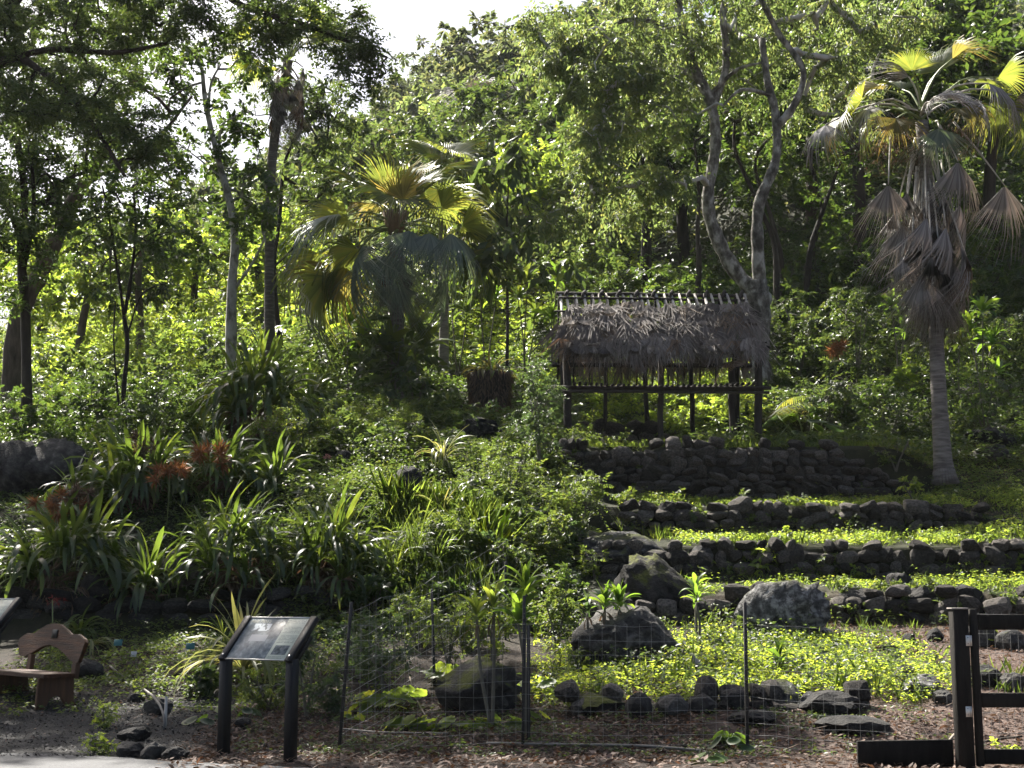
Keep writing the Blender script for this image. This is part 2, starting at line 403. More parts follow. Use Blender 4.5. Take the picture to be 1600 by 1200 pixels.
def tree(name, label, base, stems, crowns, rc=0.55, k=60, L=0.13, asp=0.45, leaf=None, bark=None, droop=0.25,
         cat='tree', group=None, seed=1, tip=0.012, sides=8, flat=0.7, rmax=0.12, shell=0.35, part=('trunk', 'branches', 'crown')):
    """stems: [(points, r0, r1)]; crowns: [(centre, (rx,ry,rz), clusters)]"""
    r = np.random.default_rng(seed); base = Vector(base); bn = np.array(base)
    t = thing(name, label, cat, base, group)
    mb = MB(); roots = []
    for pts, r0, r1 in stems:
        n = max(8, len(pts) * 5); sp = smooth_pts(pts, n)
        rad = [r0 + (r1 - r0) * (i / (n - 1)) ** 0.8 for i in range(n)]
        if pts is stems[0][0]: rad[0] *= 1.45; rad[1] *= 1.15
        rad = [q * (0.88 + 0.24 * r.random()) for q in rad]
        mb.tube([p - base for p in sp], rad, sides)
        roots += [np.array(p) for p in sp[n // 3:]]
    obj(part[0], mb.mesh(part[0], True), bark, t)
    C = np.concatenate([in_ellipsoid(m, c, rad, r, shell) for c, rad, m in crowns])
    P, par, rad, nr = grow(C, roots, r, tip)
    obj(part[1], branches_mesh(P, par, rad, nr, bn, rmax), bark, t)['kind'] = 'stuff'
    V, F = leaf_cloud(C, rc * (0.7 + 0.6 * r.random(len(C))), k, L, asp, droop, flat, r=r)
    o = obj(part[2], mesh_np(part[2], V - bn, [F]), leaf, t); o['kind'] = 'stuff'
    return t

def pxr(Y, *a):
    return tuple(q * Y / FPX for q in a)

def crown_px(px, py, Y, rx, rz, n, ry=None):
    rx_, rz_ = pxr(Y, rx, rz)
    return (W(px, py, Y), (rx_, ry if ry else rx_ * .8, rz_), n)

def bush(name, label, px, py, w, h, leaf, L=0.09, n=30, k=45, rc=None, group=None, seed=1, at=None, depth=None, cat='shrub', droop=0.15, asp=.5, bark=None):
    """rounded shrub whose foot stands at photo pixel (px,py), w x h pixels"""
    b = at if at is not None else G(px, py); Y = b.y; wm, hm = pxr(Y, w, h)
    rx = wm / 2; rz = hm / 2; ry = depth or rx * .8
    c = b + Vector((0, 0, rz * 1.02))
    st = []
    r = random.Random(seed)
    for i in range(4):
        a = r.random() * 6.28
        st.append(([b - Vector((0, 0, .05)), b + Vector((math.cos(a) * rx * .15, math.sin(a) * ry * .15, rz * .5)), b + Vector((math.cos(a) * rx * .4, math.sin(a) * ry * .4, rz * 1.2))], .02 + .006 * hm, .008))
    return tree(name, label, b, st, [(c, (rx * .92, ry * .92, rz * .95), n)], rc or max(.12, min(rx, rz) * .38), k, L, asp, leaf, bark or STEM_G, droop,
                cat, group, seed, .006, 5, .8, .03, .25, ('stem', 'branches', 'foliage'))

# ------------------------------------------------------------------ ground, path, gravel
def axis(segs):
    out = []
    for a, b, st in segs: out += list(np.arange(a, b, st))
    out.append(segs[-1][1]); return np.array(out, float)
def _mirror(a): return np.concatenate([-a[::-1], a[1:]])
gx = _mirror(axis([(0, 12, .16), (12, 30, .6), (30, 120, 3), (120, 1500, 60)]))
gy = axis([(-1500, -60, 120), (-60, 12, 4), (12, 34, .14), (34, 60, .6), (60, 200, 3), (200, 420, 12), (420, 2000, 80)])
XX, YY = np.meshgrid(gx, gy); ZZ = H(XX, YY)
nx, ny = len(gx), len(gy)
ii = (np.arange(ny - 1)[:, None] * nx + np.arange(nx - 1)[None]).ravel()
gm = mesh_np('ground', np.stack([XX.ravel(), YY.ravel(), ZZ.ravel()], 1), [np.stack([ii, ii + 1, ii + nx + 1, ii + nx], 1)], True)
m, n, out = nmat('soil')
g = n.nodes.new('ShaderNodeNewGeometry'); pos = g.outputs['Position']
sx = n.nodes.new('ShaderNodeSeparateXYZ'); n.links.new(pos, sx.inputs[0])
soil = ramp(n, noise_tex(n, 9, 8, .7, pos), [(.3, (.012, .009, .007)), (.55, (.038, .028, .022)), (.75, (.12, .088, .070))])
grav = ramp(n, noise_tex(n, 60, 6, .8, pos), [(.32, (.008, .008, .008)), (.5, (.024, .0235, .023)), (.66, (.10, .096, .092))])
red = ramp(n, noise_tex(n, 26, 8, .75, pos), [(.3, (.030, .020, .017)), (.55, (.13, .092, .076)), (.75, (.36, .28, .235))])
green = ramp(n, noise_tex(n, 7, 8, .7, pos), [(.3, (.010, .012, .006)), (.7, (.034, .036, .014))])
def mixc(n, f, a, b):
    x = n.nodes.new('ShaderNodeMix'); x.data_type = 'RGBA'; n.links.new(f, x.inputs['Factor']); n.links.new(a, x.inputs['A']); n.links.new(b, x.inputs['B']); return x.outputs['Result']
def mrange(n, v, a, b):
    x = n.nodes.new('ShaderNodeMapRange'); n.links.new(v, x.inputs['Value']); x.inputs['From Min'].default_value = a; x.inputs['From Max'].default_value = b; return x.outputs[0]
wob = mth(n, 'MULTIPLY', mth(n, 'SUBTRACT', noise_tex(n, .9, 4, .6, pos), .5), 3.0)
xw = mth(n, 'ADD', sx.outputs['X'], wob); yw = mth(n, 'ADD', sx.outputs['Y'], wob)
c = mixc(n, mrange(n, yw, 21.5, 24), mixc(n, mrange(n, xw, 2.2, 4.2), soil, red), green)
gmask = mth(n, 'MULTIPLY', mrange(n, xw, -3.2, -4.0), mrange(n, yw, 20.5, 19.2))
c = mixc(n, gmask, c, grav)
p = n.nodes.new('ShaderNodeBsdfPrincipled'); n.links.new(c, p.inputs['Base Color']); p.inputs['Roughness'].default_value = .9; p.inputs['Specular IOR Level'].default_value = .25
b = n.nodes.new('ShaderNodeBump'); b.inputs['Strength'].default_value = .8; b.inputs['Distance'].default_value = .04
n.links.new(noise_tex(n, 35, 8, .75, pos), b.inputs['Height']); n.links.new(b.outputs[0], p.inputs['Normal']); n.links.new(p.outputs[0], out.inputs['Surface'])
go = obj('ground', gm, m); go['kind'] = 'structure'

edge = [(-40, 15.9), (-9, 15.7), (-5.6, 15.42), (-4.4, 15.1), (-3.4, 14.6), (-2.3, 14.15), (-1.2, 13.75), (0.5, 13.2), (3, 12.5), (8, 11.2), (40, 6)]
ep = smooth_pts([(x, y, 0) for x, y in edge], 90)
V = []; F = []
for i, q in enumerate(ep):
    wv = .035 * math.sin(i * 2.3) + .03 * math.sin(i * .9)
    V += [(q.x, q.y + wv, .004), (q.x, q.y + wv - .03, .016), (q.x, q.y - 9, .016)]
for i in range(len(ep) - 1):
    a = i * 3; F += [(a, a + 1, a + 4, a + 3), (a + 1, a + 2, a + 5, a + 4)]
ASPH = surf_mat('asphalt', [(.3, (.040, .041, .045)), (.6, (.075, .077, .082)), (.8, (.13, .13, .135))], 40, .7, .5, 120, detail=8)
po = obj('path', mesh_np('path', V, [F]), ASPH); po['kind'] = 'structure'

# ------------------------------------------------------------------ stones, walls, boulders
def rock_mesh(name, seed, sub=2, amp=.28, flat=.0, freq=1.3, boxy=0.0):
    bm = bmesh.new(); bmesh.ops.create_icosphere(bm, subdivisions=sub, radius=1)
    off = Vector((seed * 7.13, seed * 3.7, seed * 1.9)); r = random.Random(seed)
    planes = [(Vector((r.uniform(-1, 1), r.uniform(-1, 1), r.uniform(-.6, 1))).normalized(), r.uniform(.62, .86)) for _ in range(7)]
    for v in bm.verts:
        p = v.co.copy()
        if boxy:
            q = Vector([math.copysign(abs(c) ** (1 - boxy), c) for c in p]); p = q * (1 / max(1e-6, q.length)) * (1 + .35 * boxy * (abs(p.x * p.y) + abs(p.y * p.z) + abs(p.x * p.z)))
        if sub >= 3: p = p * (1 - .16 * max(0, .22 - abs(mnoise.noise(p * freq * 1.6 - off))) / .22)
        d = mnoise.noise(p * freq + off) * amp + mnoise.noise(p * freq * 2.7 + off) * amp * .4
        if sub >= 4: d += mnoise.noise(p * freq * 5 + off) * amp * .34 + mnoise.noise(p * freq * 11 + off) * amp * .2 + mnoise.noise(p * freq * 23 + off) * amp * .1
        p = p * (1 + d)
        for nrm, h in planes:
            e = p.dot(nrm) - h
            if e > 0: p -= nrm * e * .8
        v.co = p
    me = bpy.data.meshes.new(name); bm.to_mesh(me); bm.free()
    if sub >= 4: me.polygons.foreach_set('use_smooth', np.ones(len(me.polygons), bool))
    return me

STONES = [rock_mesh('stone', 40 + i, 2, .24, boxy=.5) for i in range(14)]
for s_ in STONES: s_.materials.append(STONE_W)
STONES_D = [s_.copy() for s_ in STONES]
for s_ in STONES_D: s_.materials.clear(); s_.materials.append(STONE)

def stone_wall(name, label, X0, X1, Yf, zt, zb, sw=(.22, .5), sh=(.15, .26), seed=1, group='dry stone terrace walls', ybow=0.0, extra=(), lean=.12, kinds=None, rag=.13):
    """dry-laid wall along X: zb(x)..zt(x), front face at Yf; every stone is a part"""
    r = random.Random(seed)
    base = Vector(((X0 + X1) / 2, Yf, zb((X0 + X1) / 2)))
    t = thing(name, label, 'stone wall', base, group); t['kind'] = 'thing'
    yf = lambda x: Yf + ybow * math.sin((x - X0) / (X1 - X0) * math.pi) + .06 * math.sin(x * 1.9 + seed)
    core = MB(); xs = np.linspace(X0 + .12, X1 - .12, 14)
    V = []
    for x in xs:
        V += [(x, yf(x) + .16, zb(x) - .2), (x, yf(x) + .24, zt(x) - .14), (x, yf(x) + .6, zt(x) - .14), (x, yf(x) + .6, zb(x) - .2)]
    F = []
    for i in range(len(xs) - 1):
        for j in range(4):
            F.append((i * 4 + j, i * 4 + (j + 1) % 4, i * 4 + 4 + (j + 1) % 4, i * 4 + 4 + j))
    F += [(0, 1, 2, 3), (len(V) - 1, len(V) - 2, len(V) - 3, len(V) - 4)]
    core.add(V, F); obj('fill', core.mesh('fill'), STONE, t).location = -base
    zc = 0.0; row = 0
    hmax = max(zt(x) - zb(x) for x in xs)
    while zc < hmax - .04:
        h = r.uniform(*sh); x = X0 + r.uniform(-.1, .1)
        while x < X1:
            w = r.uniform(*sw); big = r.random() < .10
            if big: w *= 1.3
            hh = h * (r.uniform(.85, 1.25) if not big else 1.6)
            xc = x + w / 2; zz = zb(xc) + zc + h / 2 + r.uniform(-.03, .03)
            if zz - h * .25 < zt(xc) + r.uniform(-rag, rag * .8) + rag * .8 * math.sin(xc * 5.1 + seed) * math.sin(xc * 2.2):
                d = r.uniform(.28, .42)
                o = obj('stone', r.choice(kinds or STONES), None, t)
                o.location = Vector((xc, yf(xc) + lean * zc + .14 + r.uniform(-.07, .05), zz)) - base
                o.scale = (w * .55, d * .6, hh * r.uniform(.50, .62)); o.rotation_euler = (r.uniform(-.25, .25), r.uniform(-.3, .3), r.uniform(-.35, .35) + r.choice((0, math.pi)))
            x += w * r.uniform(.88, 1.0)
        zc += h * .92; row += 1
    return t

lin = lambda a, b, c, d: (lambda x: c + (d - c) * min(1, max(0, (x - a) / (b - a))))
stone_wall('stone_wall', 'tallest dry stone wall, holding up the platform of the thatched hut', .95, 8.05, 29.45,
           lambda x: 4.88 - (.75 * max(0, (x - 6.7) / 1.3)) + .06 * math.sin(x * 2.1), lambda x: 3.45, (.18, .46), (.13, .27), 3, ybow=-.25)
stone_wall('stone_wall', 'low mossy wall just below the hut platform, ending near the palm foot', 2.0, 9.1, 27.2,
           lambda x: 3.46 + .06 * math.sin(x * 2.7), lambda x: 2.8, (.18, .44), (.12, .22), 5)
stone_wall('stone_wall', 'middle terrace wall of rounded dark stones with two beds above it', 1.5, 11.0, 25.0,
           lambda x: 2.58 + .10 * math.sin(x * 1.7), lambda x: 1.92, (.18, .44), (.13, .26), 7)
stone_wall('stone_wall', 'lowest terrace wall, beside the big pitted boulder', 5.2, 10.6, 22.85,
           lambda x: 1.74 + .10 * math.sin(x * 2.3), lambda x: 1.2, (.26, .52), (.17, .3), 9)
stone_wall('stone_wall', 'short run of wall left of the pitted boulder, behind the slim ti plant', 1.6, 4.25, 22.85,
           lambda x: 1.64 + .05 * math.sin(x * 2.3), lambda x: 1.18, (.26, .5), (.17, .28), 19)
stone_wall('stone_wall', 'dark rock wall on the left below the strap leaved bank', -9.3, -2.9, 23.35,
           lambda x: 1.72 + .14 * math.sin(x * 1.3), lambda x: .95, (.3, .75), (.2, .42), 13, kinds=STONES_D)
stone_wall('stone_wall', 'low stone footing in the grass under the thatched hut', 1.25, 4.6, 32.6,
           lambda x: 5.62 + .08 * math.sin(x * 3) - .25 * max(0, (x - 3.2)), lambda x: 5.0, (.3, .55), (.2, .32), 15)

stone_wall('stone_edging', 'low rubble edging along the front of the bright green bed', .6, 4.5, 17.05,
           lambda x: .50 + .08 * math.sin(x * 3.1) - .12 * max(0, x - 3.2), lambda x: .22, (.18, .42), (.14, .26), 17, lean=.5)
def boulder(name, label, px, py, w, h, mat=STONE, seed=1, at=None, depth=.85, sub=4, amp=.26, rz=None, sink=.22, group='boulders on the slope', cat='boulder', freq=1.3):
    """boulder whose foot shows at photo pixel (px,py) and which shows w x h pixels"""
    b = at if at is not None else G(px, py); wm, hm = pxr(b.y, w, h)
    me = rock_mesh(name, seed, sub, amp, freq=freq)
    co = np.array([v.co for v in me.vertices]); lo, hi = co.min(0), co.max(0)
    sx, sz = wm / (hi[0] - lo[0]), hm * (1 + sink) / (hi[2] - lo[2]); sy = wm * depth / (hi[1] - lo[1])
    co = (co - np.array([(lo[0] + hi[0]) / 2, (lo[1] + hi[1]) / 2, lo[2]])) * np.array([sx, sy, sz])
    me.vertices.foreach_set('co', co.astype(np.float32).ravel()); me.update()
    o = obj(name, me, mat, loc=b + Vector((0, wm * depth * .38, -hm * sink)))
    return tag(o, label, cat, group)

boulder('boulder', 'large grey boulder with pale flat top, above the two mossy ones', 985, 905, 180, 78, STONE_L, 3, amp=.36, freq=1.7)
boulder('boulder', 'moss covered boulder right behind the broad leaved ti plant', 1035, 965, 140, 100, STONE_M, 5, amp=.36, freq=1.6)
boulder('boulder', 'huge dark boulder behind the wire fence, below the mossy one', 985, 1042, 180, 96, STONE, 8, sink=.3, amp=.4, freq=1.7)
boulder('boulder', 'pitted lichen spotted boulder in front of the lowest terrace wall', 1228, 998, 150, 90, STONE_L, 11, amp=.32, freq=2.1)
boulder('boulder', 'arched boulder streaked with moss behind the fence, among squash leaves', 748, 1118, 140, 88, STONE_M, 14, amp=.38, freq=1.5)
boulder('boulder', 'dark angular boulder sticking out of the weeds on the middle slope', 638, 792, 72, 66, STONE, 17)
boulder('boulder', 'rounded boulder at the foot of the shaggy fern stump', 752, 686, 78, 38, STONE_L, 19)
boulder('boulder', 'big black boulder in deep shade at the left edge, above the bank', 70, 770, 130, 92, STONE, 21)
boulder('boulder', 'dark boulder in shade, half hidden at the left frame edge', 12, 775, 100, 90, STONE, 61)
boulder('boulder', 'pale spotted boulder under the dark strap leaved clump uphill', 418, 668, 40, 28, STONE_L, 23)
boulder('boulder', 'small dark boulder just left of the pale spotted one uphill', 378, 692, 52, 30, STONE, 25)
boulder('boulder', 'black rock tucked behind the right end of the bench', 132, 1066, 52, 36, STONE, 27)
boulder('boulder', 'rounded brown boulder in the rock wall under the strap leaves', 275, 925, 82, 66, STONE_W, 31)
boulder('boulder', 'grey boulder low in the rock wall above the bench', 140, 945, 48, 46, STONE, 33)
boulder('boulder', 'dark stone in the weeds just above the pink flower', 538, 722, 34, 20, STONE, 34)
boulder('boulder', 'dark boulder lying in the grass at the far right above the terraces', 1560, 700, 90, 36, STONE, 35)
boulder('boulder', 'dark mound of rocks half covered in weeds right of the palm foot', 1555, 722, 70, 30, STONE_M, 36)
# stones edging the path, beds and terraces
EDGE = 'stones edging the path corner'
boulder('rock', 'round stone at the right end of the path corner row', 271, 1190, 42, 22, STONE, 41, sub=3, group=EDGE, cat='rock')
boulder('rock', 'middle stone of the path corner row', 236, 1187, 40, 26, STONE, 42, sub=3, group=EDGE, cat='rock')
boulder('rock', 'low flat stone left in the path corner row', 200, 1184, 44, 22, STONE, 43, sub=3, group=EDGE, cat='rock')
boulder('rock', 'flat topped stone behind the path corner row', 205, 1160, 52, 22, STONE, 44, sub=3, group=EDGE, cat='rock')
boulder('rock', 'dark stone beside the upright stake and hose', 243, 1118, 46, 26, STONE, 45, sub=3, group=EDGE, cat='rock')
boulder('rock', 'half buried stone right of the hose stake', 376, 1138, 30, 16, STONE, 46, sub=3, group=EDGE, cat='rock')
boulder('rock', 'small grey stone in the gravel right of the bench', 209, 1098, 30, 14, STONE, 47, sub=3, group=EDGE, cat='rock')
for i, (px, py, w, h, lb) in enumerate([
        (1000, 1122, 44, 38, 'upright stone at the left end of the bed edging'), (1052, 1120, 52, 34, 'second stone from the left in the bed edging'),
        (1100, 1116, 50, 30, 'third stone in the bed edging, left of the metal post'), (935, 1118, 90, 32, 'mossy low mound of stone left of the bed edging'),
        (1148, 1112, 44, 34, 'stone right behind the metal fence post in the bed'), (1225, 1104, 64, 40, 'pale faced stone in the middle of the bed edging'),
        (1268, 1112, 40, 30, 'dark stone leaning on the pale faced edging stone'), (1310, 1122, 110, 40, 'broad dark slab closing the bed edging on the right'),
        (1180, 1136, 80, 24, 'wide flat stone in front of the bed edging'),
        (1340, 1150, 120, 28, 'flat sloping slab in the litter left of the gate'),
        (1450, 1090, 70, 34, 'pair of grey rocks beside the gate post'), (1478, 1102, 34, 22, 'small rock touching the gate post'),
        (1420, 1066, 36, 26, 'pale split rock left of the gate post'), (1545, 1075, 70, 34, 'sharp grey rock seen through the upper gate opening'),
        (1590, 1082, 46, 30, 'dark rock at the right edge behind the gate'), (1538, 1012, 60, 34, 'black rock behind the gate top rail'),
        (1585, 1018, 46, 34, 'grey rock behind the gate near the right edge'), (1425, 1010, 24, 20, 'small dark rock at the right end of the green bed'),
        (1465, 1004, 28, 22, 'pointed dark rock left of the gate post top'), (1395, 1018, 36, 14, 'flat pale stone in the green bed'),
        (1130, 1020, 46, 18, 'dark stone in the bed left of the pitted boulder'), (1290, 992, 34, 12, 'pale flat stone under the pitted boulder')]):
    boulder('rock', lb, px, py, w, h, STONE_L if 'pale' in lb or 'grey' in lb else (STONE_M if 'mossy' in lb else STONE), 70 + i, sub=3, group='rocks round the lower beds', cat='rock', depth=.9)
for i, (px, py, w, h, lb) in enumerate([
        (1345, 958, 62, 38, 'rounded boulder standing proud at the left of the lowest terrace wall'), (1410, 925, 42, 30, 'round black stone perched on the lowest terrace wall'),
        (1445, 960, 50, 42, 'big stone in the lowest terrace wall above the gate post'), (1520, 955, 54, 40, 'big square stone in the lowest terrace wall near the right edge'),
        (1098, 895, 46, 40, 'pale streaked stone at the left end of the middle terrace wall'), (1040, 832, 44, 26, 'moss topped stone at the left end of the upper low wall')]):
    boulder('rock', lb, px, py, w, h, STONE_L if 'pale' in lb else (STONE_M if 'moss' in lb else STONE), 120 + i, sub=3, group='large stones standing in the terrace walls', cat='rock')

# ------------------------------------------------------------------ thatched hut
def fan_blade(name, nseg=34, A=2.0, split=.5, droop=.6, fold=.25, curl=.35, seed=0, pleat=.05, rag=.15, tipw=1.0):
    """fan leaf of unit radius: axis +X, plane XY; pleated segments that split and droop at the tips"""
    r = random.Random(seed); mb = MB(); dth = 2 * A / nseg
    rows = [.02, .25, split, split + (1 - split) * .5, 1.0]
    for i in range(nseg):
        th = -A + (i + .5) * dth; R1 = (.80 + .20 * math.cos(th * .75)) * (1 - rag * r.random() ** 2)
        dr = droop * r.uniform(.5, 1.6); tw = r.uniform(-.5, .5) * dth; V = []
        for q, rr in enumerate(rows):
            q_r = rr if q < 3 else split + (R1 - split) * (rr - split) / (1 - split)
            hw = dth / 2 * 1.02 * min(q_r, split) if q < 3 else dth / 2 * split * (1.0, .62 * tipw, .03)[q - 2] * 1.0
            e = max(0, q_r - split); t2 = th + tw * e * 1.2
            for s in (-1, 0, 1):
                x = math.cos(t2) * q_r - math.sin(t2) * hw * s; y = math.sin(t2) * q_r + math.cos(t2) * hw * s
                z = (pleat * q_r * min(1, split / max(q_r, .01)) if s == 0 else 0) - curl * x * x * .5 + fold * abs(y) - dr * e * e * 2.2
                V.append((x - dr * e * e * .5 * math.cos(t2), y - dr * e * e * .5 * math.sin(t2), z))
        F = []
        for q in range(4):
            a = q * 3; F += [(a, a + 1, a + 4, a + 3), (a + 1, a + 2, a + 5, a + 4)]
        mb.add(V, F)
    return mb.mesh(name)

def straw_mesh(name, n, Lr, wid, seed, spread=.22):
    """bundle of dry leaf strips hanging along -Z from the top edge"""
    r = random.Random(seed); mb = MB()
    for i in range(n):
        x0 = r.uniform(-.5, .5) * wid * .6; y0 = r.uniform(-.03, .03); L = r.uniform(*Lr); a = r.gauss(0, spread); w = r.uniform(.005, .017)
        cy = r.uniform(-.10, .02); V = []
        for q in range(4):
            u = q / 3
            x = x0 + math.sin(a) * L * u + r.uniform(-.01, .01); z = -math.cos(a) * L * u; y = y0 + cy * u * u * 1.5
            ww = w * (1, 1, .7, .1)[q]
            V += [(x - ww, y, z), (x + ww, y + r.uniform(-.01, .01), z)]
        mb.add(V, [(0, 1, 3, 2), (2, 3, 5, 4), (4, 5, 7, 6)])
    return mb.mesh(name)

HB = W(1035, 690, 30.9)
HZ = 5.0
hut = thing('thatched_hut', 'open hut on dark posts with shaggy grey palm thatch and pole shelf', 'hut', (HB.x, 31.7, HZ))
hb = Vector((HB.x, 31.7, HZ))
def hpart(name, mb, mat, smooth=True, mtx=None):
    o = obj(name, mb.mesh(name, smooth), mat, hut); o.location = -hb; return o
XL, XR = W(886, 690, 30.7).x, W(1187, 690, 30.7).x
YF, YR = 30.6, 32.9
ZE, ZR = 7.15, 8.62                     # eave beam, ridge
r_ = random.Random(5)
def pole(name, a, b, r0, r1, mat, wob=.02, n=6, sides=8):
    mb = MB(); pts = []
    for i in range(n):
        p = Vector(a).lerp(Vector(b), i / (n - 1)) + Vector((r_.uniform(-wob, wob), r_.uniform(-wob, wob), r_.uniform(-wob, wob) * .3)) * (0 < i < n - 1)
        pts.append(p)
    mb.tube(pts, [(r0 + (r1 - r0) * i / (n - 1)) * r_.uniform(.94, 1.06) for i in range(n)], sides)
    return hpart(name, mb, mat)
for x, y, r0 in [(XL, YF, .085), (XR, YF, .085), (W(1036, 690, YF).x, YF + .25, .06), (W(1163, 690, YF).x, YF + .7, .05),
                 (W(1010, 690, YR).x, YR, .055), (W(1081, 690, YR).x, YR, .055), (W(1146, 690, YR).x, YR, .085), (W(880, 690, YR).x, YR, .075), (W(948, 690, YR).x, YR, .045)]:
    zt = ZE + .05
    pole('post', (x + r_.uniform(-.05, .05), y, Hz(x, y) - .2), (x, y, zt), r0 * 1.1, r0, WOOD_HUT)
for y in (YF, YR):
    pole('eave_beam', (XL - .25, y, ZE), (XR + .25, y, ZE - .02), .06, .055, WOOD_HUT)
YM = (YF + YR) / 2
pole('ridge_pole', (XL - .18, YM, ZR), (XR - .05, YM, ZR - .06), .045, .04, WOOD_HUT, .03, 9)
pole('ridge_pole', (XL - .14, YM - .12, ZR - .13), (XR - .02, YM - .12, ZR - .19), .035, .03, WOOD_HUT, .03, 9)
def roof_z(y): return ZR - abs(y - YM) / (YM - YF) * (ZR - ZE)
nr = 24
for i in range(nr):
    x = XL - .12 + (XR - XL + .12) * i / (nr - 1)
    xt = x - .10 * (i / nr)
    pole('rafter', (xt + r_.uniform(-.03, .03), YM, ZR - .02), (x + .12, YF - .12, roof_z(YF - .12) + .0), .034, .026, WOOD_LIGHT, .015, 4, 6)
    if i % 2 == 0: pole('rafter', (xt, YM, ZR - .02), (x, YR + .38, roof_z(YR + .38)), .026, .022, WOOD_HUT, .015, 4, 6)
for f in (.3, .52, .75):
    y = YM - (YM - YF + .3) * f
    pole('batten', (XL - .25, y - .04, roof_z(y) + .04), (XR + .2 , y - .04, roof_z(y) + .03), .022, .02, WOOD_HUT, .02, 8, 6)
# knots of lashing along the ridge
for i in range(11):
    x = XL + .05 + (XR - XL - .2) * i / 10; mb = MB()
    mb.tube([(x - .05, YM - .10, ZR - .16), (x - .02, YM - .07, ZR - .02), (x + .02, YM, ZR + .05), (x + .05, YM + .06, ZR)], [.03, .045, .04, .025], 6)
    hpart('lashing', mb, WOOD_HUT)
# raised pole floor
ZS = 6.24
pole('shelf_beam', (XL - .35, YF - .10, ZS), (XR + .25, YF - .10, ZS - .02), .04, .04, WOOD_HUT, .03, 9)
pole('shelf_beam', (XL - .1, YF + .24, ZS + .0), (XR + .15, YF + .24, ZS), .035, .035, WOOD_HUT, .02, 9)
pole('shelf_beam', (XL - .3, YF - .14, ZS - .10), (XR + .2, YF - .14, ZS - .12), .03, .03, WOOD_HUT, .03, 9)
npole = 34
for i in range(npole):
    x = XL + .16 + (XR - XL - .3) * i / (npole - 1); sag = -.06 * math.sin(math.pi * i / (npole - 1))
    pole('floor_pole', (x + r_.uniform(-.01, .01), YF - .22 - r_.uniform(0, .05), ZS + .075 + sag), (x, YF + .34, ZS + .07), .034, .026, WOOD_HUT, .01, 3, 7)
# thatch: every bundle and every dead fan leaf of the roof is a part
STRAW = [straw_mesh('thatch_bundle', 40, (.5, 1.05), .36, 200 + i) for i in range(8)]
FANS = [fan_blade('thatch_leaf', 22, .75 + .12 * i, .22, .5, -.10, .1, 300 + i, .03, .4) for i in range(5)]
for me in STRAW + FANS: me.materials.append(L_THATCH)
STRAWD = [straw_mesh('thatch_bundle', 24, (.5, .9), .34, 230 + i) for i in range(4)]
for me in STRAWD: me.materials.append(L_DEADB)
slope = math.atan2(ZR - ZE, YM - YF)
for side in (-1, 1):
    for row, f in enumerate((.225, .42, .60, .79)):
        nb = 25 if side < 0 else 13
        for i in range(nb):
            x = XL - .02 + (XR - XL - .02) * (i + r_.uniform(.1, .9)) / nb + .08 * (row - 1) * (1 if i > nb / 2 else -1) * (i in (0, nb - 1))
            d = (YM - YF + .32) * (f + r_.uniform(-.05, .05)); y = YM + side * d; lift = .05 + .035 * row + r_.uniform(0, .03)
            me = r_.choice(STRAW) if r_.random() < .86 else r_.choice(STRAWD)
            o = obj('thatch_bundle', me, None, hut)
            tilt = (math.pi / 2 - slope) * (1.0, .95, .75, .4)[row] + r_.uniform(-.1, .1)
            o.rotation_euler = (-tilt if side < 0 else tilt, r_.gauss(0, .16), r_.uniform(-.25, .25))
            o.location = Vector((x, y + side * lift * .6, roof_z(y) + lift)) - hb; s = r_.uniform(.8, 1.15)
            o.scale = (s * 1.15, 1, s * (.80, .85, .9, r_.uniform(.5, .85))[row])
for i in range(46):
    x = XL - .05 + (XR - XL + .02) * r_.random(); f = r_.choice((.34, .5, .6, .78, .88)); y = YM - (YM - YF + .32) * f
    o = obj('thatch_leaf', r_.choice(FANS), None, hut)
    tilt = slope + (.35 if f > .7 else .05) + r_.uniform(-.1, .1)
    mtx = Matrix.Translation(Vector((x, y - .12, roof_z(y) + .16)) - hb) @ Matrix.Rotation(-math.pi / 2 + r_.gauss(0, .5), 4, 'Z').to_4x4()
    mtx = Matrix.Translation(Vector((x, y - .13, roof_z(y) + .15)) - hb) @ Matrix.Rotation(r_.gauss(0, .12), 4, 'Y') @ Matrix.Rotation(tilt, 4, 'X') @ Matrix.Rotation(-math.pi / 2 + r_.gauss(0, .55), 4, 'Z')
    s = r_.uniform(.45, .8); place(o, mtx @ Matrix.Scale(s, 4))
mtx = Matrix.Translation(W(1163, 570, 30.05) - hb) @ Matrix.Rotation(.75, 4, 'X') @ Matrix.Rotation(math.radians(150), 4, 'Z') @ Matrix.Scale(.95, 4)
bf = FANS[1].copy(); bf.materials.clear(); bf.materials.append(L_DEADB)
o = obj('thatch_leaf', bf, None, hut); place(o, mtx); o['label'] = 'brown fan leaf lying across the thatch'

# ------------------------------------------------------------------ wire fence, gate, edging board
fence = thing('wire_fence', 'wire mesh stock fence on thin dark metal stakes across the foreground', 'fence', (G(545, 1172).x, G(545, 1172).y, 0))
fb = fence.location.copy()
FP = [G(530, 1172), G(817, 1168), G(1168, 1172), W(1492, 1172, 14.6)]
FP[3].z = 0
tops = [W(548, 955, FP[0].y), W(819, 945, FP[1].y), W(1164, 955, FP[2].y), None]
for b_, t_ in list(zip(FP, tops))[:3]:
    mb = MB(); mb.box(((b_ + t_) / 2), (.05, .035, (t_ - b_).length + .2), (t_ - b_).to_track_quat('Z', 'Y').to_matrix(), .006)
    for i in range(9):
        q = b_.lerp(t_, .1 + .1 * i); mb.box(q + Vector((0, -.024, 0)), (.02, .018, .02))
    o = obj('stake', mb.mesh('stake'), METAL_POST, fence); o.location = -fb
SP = [FP[0], G(679, 1072), G(790, 1000)]
side_top = [tops[0], W(675, 932, SP[1].y), W(790, 888, SP[2].y)]
